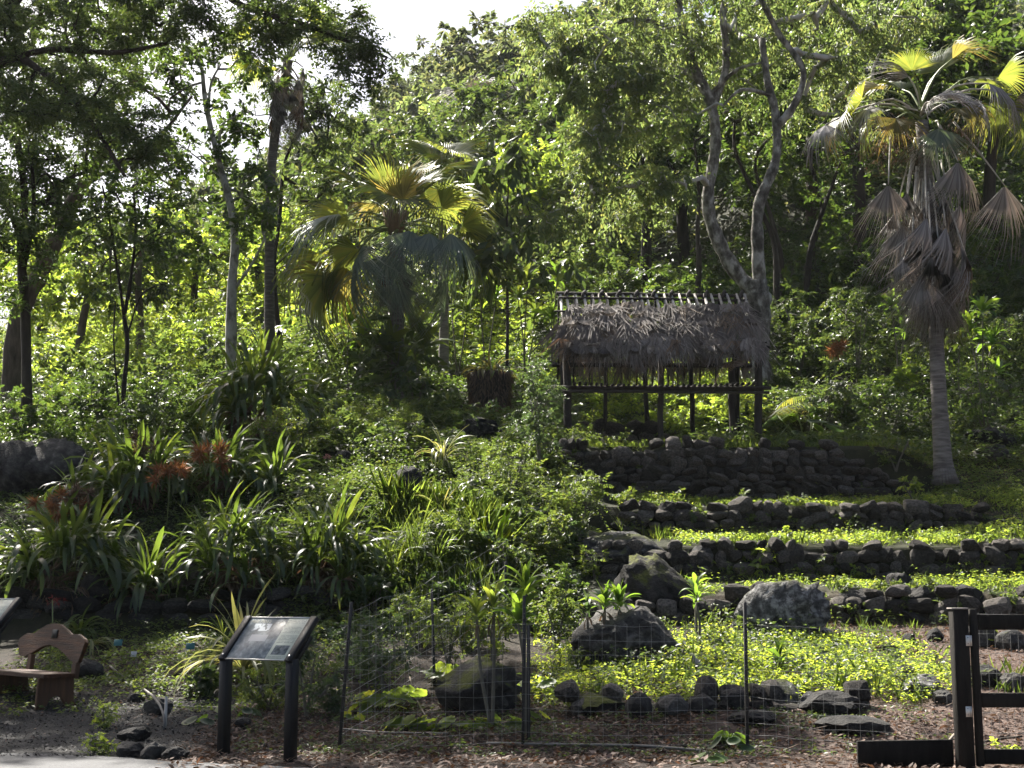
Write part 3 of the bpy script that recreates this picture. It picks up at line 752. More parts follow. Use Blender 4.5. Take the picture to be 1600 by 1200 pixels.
for b_, t_ in list(zip(SP, side_top))[1:]:
    mb = MB(); mb.box(((b_ + t_) / 2), (.05, .035, (t_ - b_).length + .2), (t_ - b_).to_track_quat('Z', 'Y').to_matrix(), .006)
    o = obj('stake', mb.mesh('stake'), METAL_POST, fence); o.location = -fb
mb = MB(); q = G(826, 1160); mb.box(q + Vector((0, 0, .62)), (.04, .03, 1.3), None, .005)
o = obj('stake', mb.mesh('stake'), METAL_POST, fence); o.location = -fb
def wire_run(a, b, ht, nh, nv, wob=.012, seed=1):
    r = random.Random(seed)
    a = a - Vector((0, .03, 0)); b = b - Vector((0, .03, 0))
    for i in range(nh):
        z = .06 + (ht - .06) * (i / (nh - 1)) ** 1.15; pts = []
        for k in range(9):
            p = a.lerp(b, k / 8); p.z += z + r.uniform(-wob, wob) - .025 * math.sin(math.pi * k / 8); pts.append(p)
        mb = MB(); mb.tube(pts, .002, 4); o = obj('wire', mb.mesh('wire', True), METAL_WIRE, fence); o.location = -fb
    mb = MB()
    for k in range(nv):
        p = a.lerp(b, (k + .5) / nv); x = r.uniform(-.01, .01)
        mb.tube([p + Vector((0, 0, .04)), p + Vector((x, 0, ht * .5)), p + Vector((x * .5, 0, ht))], .0013, 3, False)
    o = obj('wire_stays', mb.mesh('wire_stays', True), METAL_WIRE, fence); o['kind'] = 'stuff'; o.location = -fb
wire_run(FP[0], FP[1], 1.32, 10, 13, seed=1); wire_run(FP[1], FP[2], 1.32, 10, 18, seed=2); wire_run(FP[2], FP[3], 1.32, 10, 17, seed=3)
wire_run(SP[0], SP[1], 1.45, 11, 14, .03, 4); wire_run(SP[1], SP[2], 1.5, 10, 14, .03, 5)

YG = 14.0
gate = thing('wooden_gate', 'dark wooden gate with post, rails, wire and steel hinges at the right edge', 'gate', (W(1505, 1200, YG).x, YG, 0))
gb = gate.location.copy()
def gpart(name, mb, mat, smooth=False):
    o = obj(name, mb.mesh(name, smooth), mat, gate); o.location = -gb; return o
pt = W(1503, 952, YG).z
mb = MB(); mb.box((W(1504, 1100, YG).x, YG, pt / 2), (.15, .15, pt), None, .008); post = gpart('post', mb, WOOD_BLACK)
mb = MB(); mb.box((W(1503, 1100, YG).x, YG, pt + .008), (.165, .165, .014), None, .003); gpart('post_cap', mb, WOOD_LIGHT)
xs0 = W(1529, 1100, YG).x; zr1, zr2 = W(1560, 972, YG).z, W(1560, 1094, YG).z
mb = MB(); mb.box((xs0 - .012, YG, .78), (.075, .045, 1.5), None, .006); gpart('stile', mb, WOOD_BLACK)
for z, hh in ((zr1, .15), (zr2, .14), (.12, .14)):
    mb = MB(); mb.box((xs0 + .70, YG + .0, z), (1.34, .04, hh), None, .006); gpart('rail', mb, WOOD_BLACK)
mb = MB(); mb.box((xs0 + 1.41, YG, .78), (.075, .045, 1.5), None, .006); gpart('stile', mb, WOOD_BLACK)
for i in range(8):
    z = .15 + i * .19; mb = MB(); mb.tube([(xs0 - .02, YG + .026, z), (xs0 + .7, YG + .03, z - .01), (xs0 + 1.4, YG + .026, z)], .0024, 4)
    gpart('wire', mb, METAL_WIRE, True)
mb = MB()
for i in range(18):
    x = xs0 + .05 + i * .076; mb.tube([(x, YG + .028, .1), (x, YG + .028, zr1 + .10)], .0018, 3, False)
o = gpart('wire_stays', mb, METAL_WIRE, True); o['kind'] = 'stuff'
for py in (1001, 1112):
    q = W(1510, py, YG - .08); mb = MB(); mb.box((q.x + .02, YG - .079, q.z), (.05, .006, .10), None, .001); mb.tube([(q.x + .045, YG - .082, q.z - .05), (q.x + .045, YG - .082, q.z + .05)], .008, 8)
    h_ = gpart('hinge', mb, METAL_HINGE)
    for dz in (-.03, .03):
        mb = MB(); mb.tube([(q.x + .015, YG - .085, q.z + dz), (q.x + .015, YG - .081, q.z + dz)], .005, 6); o = obj('screw', mb.mesh('screw'), METAL_POST, h_); o.location = (0, 0, 0)
a_, b_ = W(1338, 1185, 14.2), W(1492, 1185, 14.1)
mb = MB(); mb.box(((a_.x + b_.x) / 2, 14.15, .13), ((b_ - a_).x, .05, .26), Matrix.Rotation(-.015, 3, 'Y'), .006)
tag(obj('edging_board', mb.mesh('edging_board'), WOOD_BLACK), 'black wooden board set on edge left of the gate post', 'board')

# ------------------------------------------------------------------ interpretive signs
def sign_face():
    m, n, out = nmat('sign_print'); tc = n.nodes.new('ShaderNodeTexCoord'); sp = n.nodes.new('ShaderNodeSeparateXYZ'); n.links.new(tc.outputs['Object'], sp.inputs[0])
    x, y = sp.outputs['X'], sp.outputs['Y']
    photo = ramp(n, noise_tex(n, 11, 6, .6, tc.outputs['Object']), [(.3, (.035, .045, .055)), (.5, (.11, .135, .15)), (.7, (.26, .29, .29))])
    def boxm(x0, x1, y0, y1):
        a = mth(n, 'MULTIPLY', mth(n, 'GREATER_THAN', x, x0), mth(n, 'LESS_THAN', x, x1)); b = mth(n, 'MULTIPLY', mth(n, 'GREATER_THAN', y, y0), mth(n, 'LESS_THAN', y, y1)); return mth(n, 'MULTIPLY', a, b)
    def const(c):
        q = n.nodes.new('ShaderNodeRGB'); q.outputs[0].default_value = (*c, 1); return q.outputs[0]
    c = photo
    hl = mth(n, 'MULTIPLY', boxm(-.30, -.06, .10, .20), mth(n, 'GREATER_THAN', noise_tex(n, 16, 3, .5, tc.outputs['Object']), .47))
    c = mixc(n, hl, c, const((.50, .54, .56)))
    c = mixc(n, boxm(-.26, -.02, -.04, .05), c, const((.24, .26, .28)))
    cream = ramp(n, noise_tex(n, 6, 3, .5, tc.outputs['Object']), [(.3, (.42, .45, .36)), (.7, (.55, .57, .47))])
    c = mixc(n, boxm(.13, .41, -.28, .28), c, cream)
    wv = n.nodes.new('ShaderNodeMath'); wv.operation = 'SINE'; n.links.new(mth(n, 'MULTIPLY', y, 330.0), wv.inputs[0])
    words = mth(n, 'GREATER_THAN', noise_tex(n, 75, 2, .5, tc.outputs['Object']), .44)
    ln = mth(n, 'MULTIPLY', mth(n, 'GREATER_THAN', wv.outputs[0], .1), words)
    for a, b_ in ((.20, .26), (.075, .17), (-.06, .045), (-.265, -.235)):
        c = mixc(n, mth(n, 'MULTIPLY', mth(n, 'MULTIPLY', boxm(.155, .385, a, b_), ln), .75), c, const((.16, .18, .15)))
    dark = ramp(n, noise_tex(n, 18, 5, .6, tc.outputs['Object']), [(.35, (.05, .06, .06)), (.65, (.20, .22, .22))])
    c = mixc(n, boxm(.17, .37, -.215, -.09), c, dark)
    p = n.nodes.new('ShaderNodeBsdfPrincipled'); n.links.new(c, p.inputs['Base Color']); p.inputs['Specular IOR Level'].default_value = .3; p.inputs['Roughness'].default_value = .3
    n.links.new(p.outputs[0], out.inputs['Surface']); return m
SIGNM = sign_face()
def sign(label, centre, rz, tilt=math.radians(48)):
    """centre: middle of the panel"""
    t = thing('interpretive_sign', label, 'sign', (centre.x, centre.y, Hz(centre.x, centre.y)), 'wayside signs', rz)
    hz = centre.z - t.location.z; rx = Matrix.Rotation(tilt, 4, 'X'); T = Matrix.Translation((0, 0, hz))
    Wp, Hp = .84, .58
    mb = MB(); mb.box((0, 0, 0), (Wp, Hp, .012), None, .002); o = obj('panel', mb.mesh('panel'), SIGNM, t); place(o, T @ rx)
    for s in (-1, 1):
        mb = MB(); mb.box((s * (Wp / 2 + .045), 0, -.005), (.09, Hp + .02, .06), None, .006); f_ = obj('frame_rail', mb.mesh('frame_rail'), METAL_BLACK, t); place(f_, T @ rx)
        mb = MB(); mb.tube([(s * (Wp / 2 + .045), -Hp * .42, .025), (s * (Wp / 2 + .045), -Hp * .42, .034)], .012, 10); o = obj('bolt', mb.mesh('bolt'), METAL_HINGE, f_)
        ztop = hz - Hp / 2 * math.sin(tilt) + .02
        mb = MB(); mb.box((s * (Wp / 2 + .045), -Hp / 2 * math.cos(tilt) + .06, (ztop - .05) / 2), (.095, .11, ztop + .05), None, .006); obj('post', mb.mesh('post'), METAL_BLACK, t)
        mb = MB(); mb.box((s * (Wp / 2 + .045), .02, hz - .10), (.05, .34, .05), rx.to_3x3(), .004); obj('bracket', mb.mesh('bracket'), METAL_BLACK, t)
    for s, hh in ((1, .03), (-1, .02)):
        mb = MB(); mb.box((0, s * (Hp / 2 - .004), .008), (Wp, hh * .4, .01)); o = obj('frame_edge', mb.mesh('frame_edge'), METAL_HINGE, t); place(o, T @ rx)
    for txt, sz, xo, yo in (('Hale Papa\u2018a', .062, -.385, .215), ('storehouse', .03, -.06, .222)):
        cu = bpy.data.curves.new('title', 'FONT'); cu.body = txt if sz > .05 else ''; cu.size = sz; cu.shear = .25
        if not cu.body: continue
        to = bpy.data.objects.new('title', cu); COL.objects.link(to); bpy.context.view_layer.update()
        me = bpy.data.meshes.new_from_object(to.evaluated_get(bpy.context.evaluated_depsgraph_get())); bpy.data.objects.remove(to)
        o = obj('lettering', me, WHITE, t); place(o, T @ rx @ Matrix.Translation((xo, yo, .008)))
    return t
sc_ = W(419, 998, 15.05)
SG = sign('black framed interpretive panel on two posts beside the path', sc_, math.radians(-33))
sc2 = W(-28, 962, 18.6)
sign('interpretive panel cut off by the left edge behind the bench', sc2, math.radians(-33))
q = G(448, 1176)
mb = MB(); mb.box((0, 0, 0), (.32, .16, .025), Matrix.Rotation(.3, 3, 'Z'), .006); o = obj('flat_stone', mb.mesh('flat_stone'), STONE_W, loc=q + Vector((0, .02, .012))); tag(o, 'flat slab lying at the foot of the right sign post', 'slab')

# ------------------------------------------------------------------ bench
bl = G(88, 1108)
BRZ = math.radians(-48)
bench = thing('wooden_bench', 'carved brown wooden bench with arched back and small plaque at the left', 'bench', bl, None, BRZ)
Lb = 1.95
def plank(name, outline, thick, mat, mtx, parent=bench, bev=.008):
    """outline in XZ, extruded along Y"""
    bm = bmesh.new(); vs_ = [bm.verts.new((x, -thick / 2, z)) for x, z in outline]; f = bm.faces.new(vs_)
    ex = bmesh.ops.extrude_face_region(bm, geom=[f]); bmesh.ops.translate(bm, verts=[v for v in ex['geom'] if isinstance(v, bmesh.types.BMVert)], vec=(0, thick, 0))
    bmesh.ops.recalc_face_normals(bm, faces=bm.faces); bmesh.ops.bevel(bm, geom=[e for e in bm.edges if abs(e.verts[0].co.y - e.verts[1].co.y) < 1e-6], offset=bev, segments=2, affect='EDGES')
    me = bpy.data.meshes.new(name); bm.to_mesh(me); bm.free(); o = obj(name, me, mat, parent); place(o, mtx); return o
# bench origin = right end leg, length runs towards -X, front is -Y
leg_o = [(-.26, 0), (-.15, 0), (-.08, .13), (.0, .17), (.08, .14), (.17, 0), (.29, 0), (.25, .10), (.235, .40), (-.235, .40), (-.25, .2)]
for xo in (-.06, -Lb + .45):
    plank('leg', leg_o, .075, WOOD_LEG, Matrix.Translation((xo, 0, 0)) @ Matrix.Rotation(math.pi / 2, 4, 'Z'))
seat_o = [(-Lb + .2, -.25), (-Lb + .1, .20), (-1.2, .24), (-.5, .23), (.06, .22), (.10, .0), (.04, -.22), (-.4, -.27), (-1.0, -.25), (-1.5, -.28)]
plank('seat', seat_o, .055, WOOD_BENCH, Matrix.Translation((0, 0, .425)) @ Matrix.Rotation(math.pi / 2, 4, 'X'))
top = [(.16, .86), (.12, .90), (-.10, .965), (-.30, .955), (-.52, 1.03), (-.72, 1.09), (-.92, 1.10), (-1.12, 1.08), (-1.32, 1.02), (-1.52, .95), (-1.72, .955), (-1.95, .88)]
bot = [(-1.98, .80), (-1.86, .64), (-1.66, .62), (-1.40, .69), (-1.15, .77), (-.92, .80), (-.68, .77), (-.44, .70), (-.2, .61), (.0, .58), (.05, .60)]
bk = Matrix.Translation((0, .19, 0)) @ Matrix.Rotation(math.radians(-8), 4, 'X')
back = plank('backrest', top + bot, .055, WOOD_BENCH, bk)
for xo in (-.06, -Lb + .45):
    plank('back_support', [(-.07, .38), (.07, .38), (.06, .66), (-.06, .66)], .06, WOOD_LEG, Matrix.Translation((xo, .215, 0)) @ Matrix.Rotation(math.radians(-6), 4, 'X'))
mb = MB(); mb.box((-.80, -.033, .955), (.17, .012, .115), None, .003); obj('plaque', mb.mesh('plaque'), METAL_BLACK, back)

# ------------------------------------------------------------------ hoses, pipes, stake, tags, sticks, bird
def pipe(name, label, pts, r, mat, cat, n=24, group=None, sides=8):
    sp = smooth_pts(pts, n); base = sp[0].copy(); mb = MB(); mb.tube([p - base for p in sp], r, sides)
    return tag(obj(name, mb.mesh(name, True), mat, loc=base), label, cat, group)
up = lambda v, h: v + Vector((0, 0, h))
pipe('hose', 'grey hose curving down to the ground beside a stake near the bench', [up(G(172, 1044), .03), up(G(190, 1062), .05), W(222, 1075, G(190, 1062).y - .5), W(243, 1092, G(254, 1140).y + .6), W(254, 1112, G(254, 1140).y + .1), W(257, 1128, G(254, 1140).y), up(G(255, 1140), -.02)], .016, PIPE, 'hose')
s0 = G(258, 1138); mb = MB(); mb.tube([s0 - Vector((0, 0, .1)), up(s0, .18), up(s0, .37)], [.022, .02, .017], 7)
o = obj('wooden_stake', mb.mesh('wooden_stake', True), WOOD_LIGHT); tag(o, 'short upright wooden stake holding the hose', 'stake')
pipe('pipe', 'thin grey pipe lying from the stake towards the sign', [up(G(262, 1112), .06), up(G(300, 1112), .06), up(G(345, 1112), .05)], .012, PIPE, 'pipe', group='irrigation pipes')
pipe('pipe', 'pale pipe on the ground at the left end of the fence', [up(G(536, 1146), .05), up(G(600, 1152), .05), up(G(700, 1152), .04)], .010, PIPE, 'pipe', group='irrigation pipes')
pipe('pipe', 'long dark pipe along the foot of the wire fence', [up(G(760, 1166), .03), up(G(880, 1170), .04), up(G(1000, 1172), .04), up(G(1100, 1178), .03)], .016, PIPE, 'pipe', group='irrigation pipes')
for lb, px, py, w, h, mt in (('small teal plant tag on a stick below the strap leaves', 184, 1024, .13, .10, TEAL), ('tiny grey plant tag leaning in the leaf litter', 209, 1030, .085, .085, TAGGREY), ('dark green plant tag left of the sign in the grass', 297, 1030, .13, .10, TEAL)):
    b_ = G(px, py); t = thing('plant_tag', lb, 'tag', b_, 'plant tags'); hh = .16 if mt is TEAL else .05
    mb = MB(); mb.tube([(0, 0, -.05), (0, 0, hh)], .006, 6); obj('stick', mb.mesh('stick'), METAL_POST, t)
    mb = MB(); mb.box((0, -.01, hh + h / 2 - .02), (w, .006, h), Matrix.Rotation(-.35, 3, 'X'), .001); obj('plate', mb.mesh('plate'), mt, t)
for i, (pts, r, lb) in enumerate([
        ([(672, 1135), (650, 1095), (640, 1070)], .010, 'pale stick leaning against the mossy arched boulder'),
        ([(1030, 1062), (1062, 1036), (1078, 1022)], .022, 'pale broken branch lying at the foot of the slim ti plant'),
        ([(560, 1182), (600, 1178), (640, 1172)], .008, 'thin dry twig in the litter left of the fence'),
        ([(1420, 1195), (1468, 1178), (1492, 1162)], .016, 'dry stick leaning on the gate post'),
        ([(1520, 1168), (1560, 1160), (1598, 1166)], .014, 'dark curved stick lying behind the gate')]):
    pp = [up(G(x, y), .03 if k < len(pts) - 1 else .10) for k, (x, y) in enumerate(pts)]
    pipe('dry_stick', lb, pp, r, TWIG if i != 4 else B_DARK, 'stick', 8, 'dry sticks on the ground', 6)

bb = G(1090, 1052)
mb = MB()
prof = [((.13, 0, .030), .004, .010), ((.09, 0, .045), .018, .010), ((.05, 0, .070), .038, .034), ((.01, 0, .100), .056, .058), ((-.025, 0, .130), .054, .056), ((-.045, 0, .160), .040, .042), ((-.055, 0, .185), .025, .027), ((-.060, 0, .205), .021, .023), ((-.066, 0, .225), .022, .023), ((-.078, 0, .238), .015, .016), ((-.090, 0, .236), .006, .006), ((-.108, 0, .230), .0015, .0015)]
V = []; S_ = 12
for i, (c_, ry, rz) in enumerate(prof):
    a = Vector(prof[max(i - 1, 0)][0]); b_ = Vector(prof[min(i + 1, len(prof) - 1)][0]); t_ = (b_ - a).normalized(); sd = Vector((0, 1, 0)); u_ = t_.cross(sd)
    for j in range(S_):
        w = 2 * math.pi * j / S_; V.append(tuple(Vector(c_) + sd * math.cos(w) * ry + u_ * math.sin(w) * rz))
F = [(i * S_ + j, i * S_ + (j + 1) % S_, (i + 1) * S_ + (j + 1) % S_, (i + 1) * S_ + j) for i in range(len(prof) - 1) for j in range(S_)]
V += [prof[0][0], prof[-1][0]]; n0 = len(prof) * S_
mb.add(V, F, [(n0, (j + 1) % S_, j) for j in range(S_)] + [(n0 + 1, (len(prof) - 1) * S_ + j, (len(prof) - 1) * S_ + (j + 1) % S_) for j in range(S_)])
bird = thing('dove', 'small grey dove standing in the green bed near the slim ti plant', 'bird', bb, None, math.radians(30))
o = obj('body', mb.mesh('body', True), BIRDM, bird); o.scale = (1.05, 1.05, 1.05)
for s in (-1, 1):
    mb = MB(); mb.tube([(0, s * .018, .075), (-.005, s * .018, .035), (0, s * .018, 0), (-.03, s * .02, .004)], [.008, .005, .004, .003], 6); obj('leg', mb.mesh('leg', True), L_RED, bird)
    mb = MB(); mb.box((-.074, s * .021, .229), (.006, .004, .006), None, .001); obj('eye', mb.mesh('eye'), METAL_BLACK, bird)

# ------------------------------------------------------------------ leaf forms shared by the planted clumps
def strap_mesh(name, e0, bend, wid, shape='strap', seg=7, vee=.25, twist=0.0):
    """unit-length leaf from the origin, rising at e0 and arching over by bend radians"""
    V = []; x = z = 0.0
    for i in range(seg + 1):
        u = i / seg; a = e0 - bend * u ** 1.3
        if i: x += math.cos(a) / seg; z += math.sin(a) / seg
        if shape == 'strap': w = wid * min(1, .55 + 1.2 * u) * (1 if u < .8 else max(.04, (1 - u) / .2 * .96 + .04))
        else: w = wid * max(.06, math.sin(math.pi * min(1, .06 + .94 * u ** .9)) ** .75) if u < 1 else .01
        nx_, nz_ = -math.sin(a), math.cos(a); t = twist * u
        for s in (-1, 0, 1):
            y = s * w / 2 * math.cos(t); k = (abs(s) * vee * w / 2) + s * math.sin(t) * w / 2
            V.append((x + nx_ * k, y, z + nz_ * k))
    F = []
    for i in range(seg):
        a = i * 3; F += [(a, a + 3, a + 4, a + 1), (a + 1, a + 4, a + 5, a + 2)]
    return mesh_np(name, V, [F], True)

_PROTO = {}
def protos(key, mat, shape, wid, bends=((1.45, .7), (1.3, 1.6), (1.15, 2.0), (1.0, 2.4), (.8, 2.4), (.5, 2.0), (.2, 1.5), (1.2, 3.0))):
    k = (key, mat.name)
    if k not in _PROTO:
        out = []
        for i, (e, b) in enumerate(bends):
            me = strap_mesh('leaf', e, b, wid, shape, twist=(.5 if i % 2 else -.4)); me.materials.append(mat); out.append(me)
        _PROTO[k] = out
    return _PROTO[k]

def add_leaves(t, at, n, L, pr, seed, spread=.05, lo=0, tilt=.15, rise=0.0, tag_part='leaf', bias=1.0):
    """n leaves round a point of thing t, upright in the middle and arching outside"""
    r = random.Random(seed)
    for i in range(n):
        u = (i + .5) / n; k = min(len(pr) - 1, max(lo, int((u ** bias) * len(pr) * .999 + r.uniform(-1.2, 1.2))))
        o = obj(tag_part, pr[k], None, t)
        az = i * 2.39996 + r.uniform(-.4, .4); s = L * r.uniform(.72, 1.12) * (.8 + .25 * math.sin(math.pi * u))
        o.location = Vector(at) + Vector((math.cos(az) * spread * u, math.sin(az) * spread * u, rise * (1 - u)))
        o.rotation_euler = (r.uniform(-tilt, tilt), r.uniform(-tilt, tilt), az); o.scale = (s, s * r.uniform(.8, 1.2), s)

def strap_clump(name, label, px, py, n, L, mat=None, wid=.085, group=None, seed=1, heads=1, spread=.25, shape='strap', key='s', at=None, cat='plant', lo=0, bias=1.0):
    b = at if at is not None else G(px, py); t = thing(name, label, cat, b, group); r = random.Random(seed)
    pr = protos(key, mat or L_STRAP, shape, wid)
    for h in range(heads):
        if heads == 1: q = Vector((0, 0, .02))
        else:
            a = r.random() * 6.28; d = spread * math.sqrt(r.random()); q = Vector((math.cos(a) * d, math.sin(a) * d, 0))
            q.z = Hz(b.x + q.x, b.y + q.y) - b.z + .02
        add_leaves(t, q, n, L, pr, seed * 31 + h, .07, lo, .2, 0, 'leaf', bias)
    return t

def flower_spray(name, label, px, py, L, n, mat, Y, seed=1, group=None, cat='flower'):
    """loose ball of thin petals on a stalk"""
    c = W(px, py, Y); gz = Hz(c.x, c.y); r = np.random.default_rng(seed)
    t = thing(name, label, cat, (c.x, c.y, gz), group)
    mb = MB(); mb.tube([(0, 0, 0), (.02, 0, (c.z - gz) * .6), (0, 0, c.z - gz)], [.012, .010, .008], 6); obj('stalk', mb.mesh('stalk', True), PETIOLE_G, t)
    hubs = r.normal(size=(7, 3)) * L * np.array([.5, .5, .28]); hubs[:, 2] -= .1 * L; q_ = r.integers(0, 7, n)
    Dr = unit(r.normal(size=(n, 3)) + np.array([0, 0, .25]) + hubs[q_] / L); P = hubs[q_] + np.array([0, 0, c.z - gz])
    V, F = diamonds(P, Dr, r.normal(size=(n, 3)), L * (.25 + .5 * r.random(n)), .02 if L > .2 else .014, .15); o = obj('bloom', mesh_np('bloom', V, [F]), mat, t); o['kind'] = 'stuff'
    return t

def ti_plant(name, label, px, py, heads, L=.42, mat=None, n=16, group='ti plants', seed=1, at=None, wid=.24, cat='ti plant', skirt=0):
    """heads: photo pixels of each tuft (dx,py) above the foot; stems rise to them"""
    b = at if at is not None else G(px, py); t = thing(name, label, cat, b, group); r = random.Random(seed)
    pr = protos('ti', mat or L_TI, 'ti', wid, ((1.45, .35), (1.3, .8), (1.1, 1.1), (.9, 1.3), (.65, 1.5), (.35, 1.5)))
    for i, (hx, hy) in enumerate(heads):
        q = W(hx, hy, b.y + r.uniform(-.15, .15)) - b; mb = MB()
        pts = smooth_pts([(0, 0, -.05), tuple(q * .5 + Vector((r.uniform(-.05, .05), 0, 0))), tuple(q)], 8)
        mb.tube(pts, [.024 - .0012 * k for k in range(8)], 6); obj('stem', mb.mesh('stem', True), STEM_G, t)
        add_leaves(t, q, n, L, pr, seed * 17 + i, .03, 0, .15, .10)
        if skirt:
            pd = protos('tid', L_DEADB, 'ti', .12, ((-.6, .9), (-.9, .6), (-.3, 1.2)))
            add_leaves(t, q - Vector((0, 0, .05)), skirt, L * .8, pd, seed * 13 + i, .03)
    return t

# ------------------------------------------------------------------ fan palms
BL_G = [fan_blade('frond', 36, 1.6, .42, .45, .22, .5, 400 + i, rag=.3, tipw=.8) for i in range(3)]
BL_Y = [fan_blade('frond', 34, 1.35, .42, .6, .30, .6, 410 + i, rag=.45, tipw=.8) for i in range(3)]
BL_B = [fan_blade('frond', 34, 1.25, .30, .35, -.25, .5, 420 + i, rag=.3, tipw=.8) for i in range(4)]
BL_D = [fan_blade('frond', 34, .85, .32, .5, -.6, .35, 430 + i, .05, .6, .6) for i in range(4)]
BL_K = [fan_blade('frond', 28, .55, .25, .55, -.5, .1, 440 + i, .05, .7, .6) for i in range(4)]
for ms, mt in ((BL_G, L_PALM), (BL_Y, L_PALMY), (BL_B, L_PALMB), (BL_D, L_DEAD)):
    for me in ms: me.materials.append(mt)
for i, me in enumerate(BL_K): me.materials.append(L_DEAD if i else L_DEADB)
BL_GD = [m_.copy() for m_ in BL_B]
for me in BL_GD: me.materials.clear(); me.materials.append(L_DEAD)

def frond(t, hub, tip, R, blades, bend=.0, roll=0.0, seed=0, pmat=None, pr=.022, bladedir=None, sag=.15):
    """leaf stalk from hub to tip (local to t) with a fan blade of radius R at its end"""
    r = random.Random(seed); hub = Vector(hub); tip = Vector(tip)
    d = tip - hub; mid = hub.lerp(tip, .5) + Vector((0, 0, sag * d.length))
    mb = MB(); pts = smooth_pts([hub, mid, tip], 7); mb.tube([p - tip for p in pts], [pr * (1.5 - .13 * k) for k in range(7)], 5)
    X = Vector(bladedir).normalized() if bladedir is not None else (pts[-1] - pts[-2]).normalized()
    X = (X + Vector((0, 0, -bend))).normalized()
    Z = Vector((0, 0, 1)) - X * X.z
    if Z.length < .2: Z = Vector((0, -1, .2)) - X * Vector((0, -1, .2)).dot(X)
    Z.normalize(); Yv = Z.cross(X); M = Matrix((X, Yv, Z)).transposed().to_4x4()
    o = obj('frond', r.choice(blades), None, t); place(o, Matrix.Translation(tip) @ M @ Matrix.Rotation(roll, 4, 'X') @ Matrix.Scale(R, 4))
    pe = obj('petiole', mb.mesh('petiole', True), pmat or PETIOLE_G, o)
    pe.matrix_basis = (M @ Matrix.Rotation(roll, 4, 'X') @ Matrix.Scale(R, 4)).inverted()
    return o

def palm_trunk(t, pts, rads, mat=B_PALM, rings=True, sides=14):
    sp = smooth_pts(pts, 44); mb = MB(); rr = np.interp(np.linspace(0, 1, 44), np.linspace(0, 1, len(rads)), rads)
    rr = [q * (1 + (.025 if i % 2 else -.01)) for i, q in enumerate(rr)]
    mb.tube(sp, rr, sides); return obj('trunk', mb.mesh('trunk', True), mat, t)

# --- palm at the right with a skirt of dead leaves
pb = G(1476, 752); YP = pb.y
palm = thing('fan_palm', 'tall fan palm at right with a shaggy skirt of dead grey leaves', 'palm', pb)
L_ = lambda px, py, dy=0: W(px, py, YP + dy) - pb
mpx = YP / FPX
palm_trunk(palm, [Vector((0, 0, -.1)), L_(1472, 700), L_(1466, 600), L_(1461, 480), L_(1452, 340), L_(1440, 190)], [18 * mpx, 14.5 * mpx, 12.5 * mpx, 11.5 * mpx, 11 * mpx, 10.5 * mpx, 10 * mpx])
mb = MB()
for i in range(26):                       # root fringe at the foot
    a = i / 26 * 6.28; mb.tube([(math.cos(a) * 13 * mpx, math.sin(a) * 13 * mpx, .35), (math.cos(a) * 16.5 * mpx, math.sin(a) * 16.5 * mpx, .1), (math.cos(a) * 22 * mpx, math.sin(a) * 22 * mpx, -.08)], [.02, .035, .03], 5)
obj('roots', mb.mesh('roots', True), B_PALM, palm)
rp = random.Random(21); HUB = L_(1440, 175)
live = [  # stalk end pixel, depth offset, blade direction (px), radius px, blades, bend
    (1488, 92, .1, (50, -45), 62, BL_Y, .1), (1425, 110, -.4, (-14, -40), 56, BL_G, .1), (1380, 140, -.3, (-45, -12), 62, BL_Y, .2),
    (1345, 160, -.6, (-60, 14), 70, BL_G, .3), (1325, 180, .2, (-70, 35), 78, BL_Y, .5), (1380, 175, .8, (-50, 20), 80, BL_G, .4),
    (1470, 110, .5, (10, -60), 70, BL_G, .1), (1520, 130, .4, (50, -10), 75, BL_G, .2), (1545, 130, -.4, (60, 0), 76, BL_GD, .55),
    (1545, 165, .4, (60, 30), 80, BL_G, .5), (1500, 170, -.6, (30, 20), 64, BL_Y, .4), (1455, 160, -.9, (12, -22), 58, BL_GD, .1), (1590, 175, 1.0, (40, 30), 70, BL_G, .4),
    (1410, 140, .6, (-25, -30), 70, BL_G, .1), (1560, 120, .9, (50, -14), 70, BL_G, .2), (1290, 195, -.2, (-50, 40), 66, BL_GD, .5), (1360, 165, -.7, (-40, 20), 60, BL_GD, .6), (1420, 120, -.2, (-20, -40), 58, BL_GD, .2), (1475, 150, -.8, (25, -10), 62, BL_GD, .2), (1520, 160, -.5, (40, 20), 70, BL_GD, .6), (1590, 150, .0, (50, 20), 70, BL_GD, .6), (1400, 185, -.5, (-30, 40), 64, BL_Y, .7)]
for i, (px, py, dy, dv, R, bl, bd) in enumerate(live):
    tipv = L_(px, py, dy)
    frond(palm, HUB + Vector((rp.uniform(-.1, .1), rp.uniform(-.1, .1), rp.uniform(-.2, .1))), tipv, R * mpx * 1.08, bl, bd, rp.uniform(-.5, .5), i,
          PETIOLE_P if bl is BL_GD else PETIOLE_G, .02, Vector((dv[0], dy * 40 + rp.uniform(-25, 10), -dv[1])))
frond(palm, L_(1462, 190, -.3), L_(1468, 200, -.7), 92 * mpx, BL_B, 0, 0, 70, PETIOLE_P, .02, Vector((-.05, -.35, -1)))
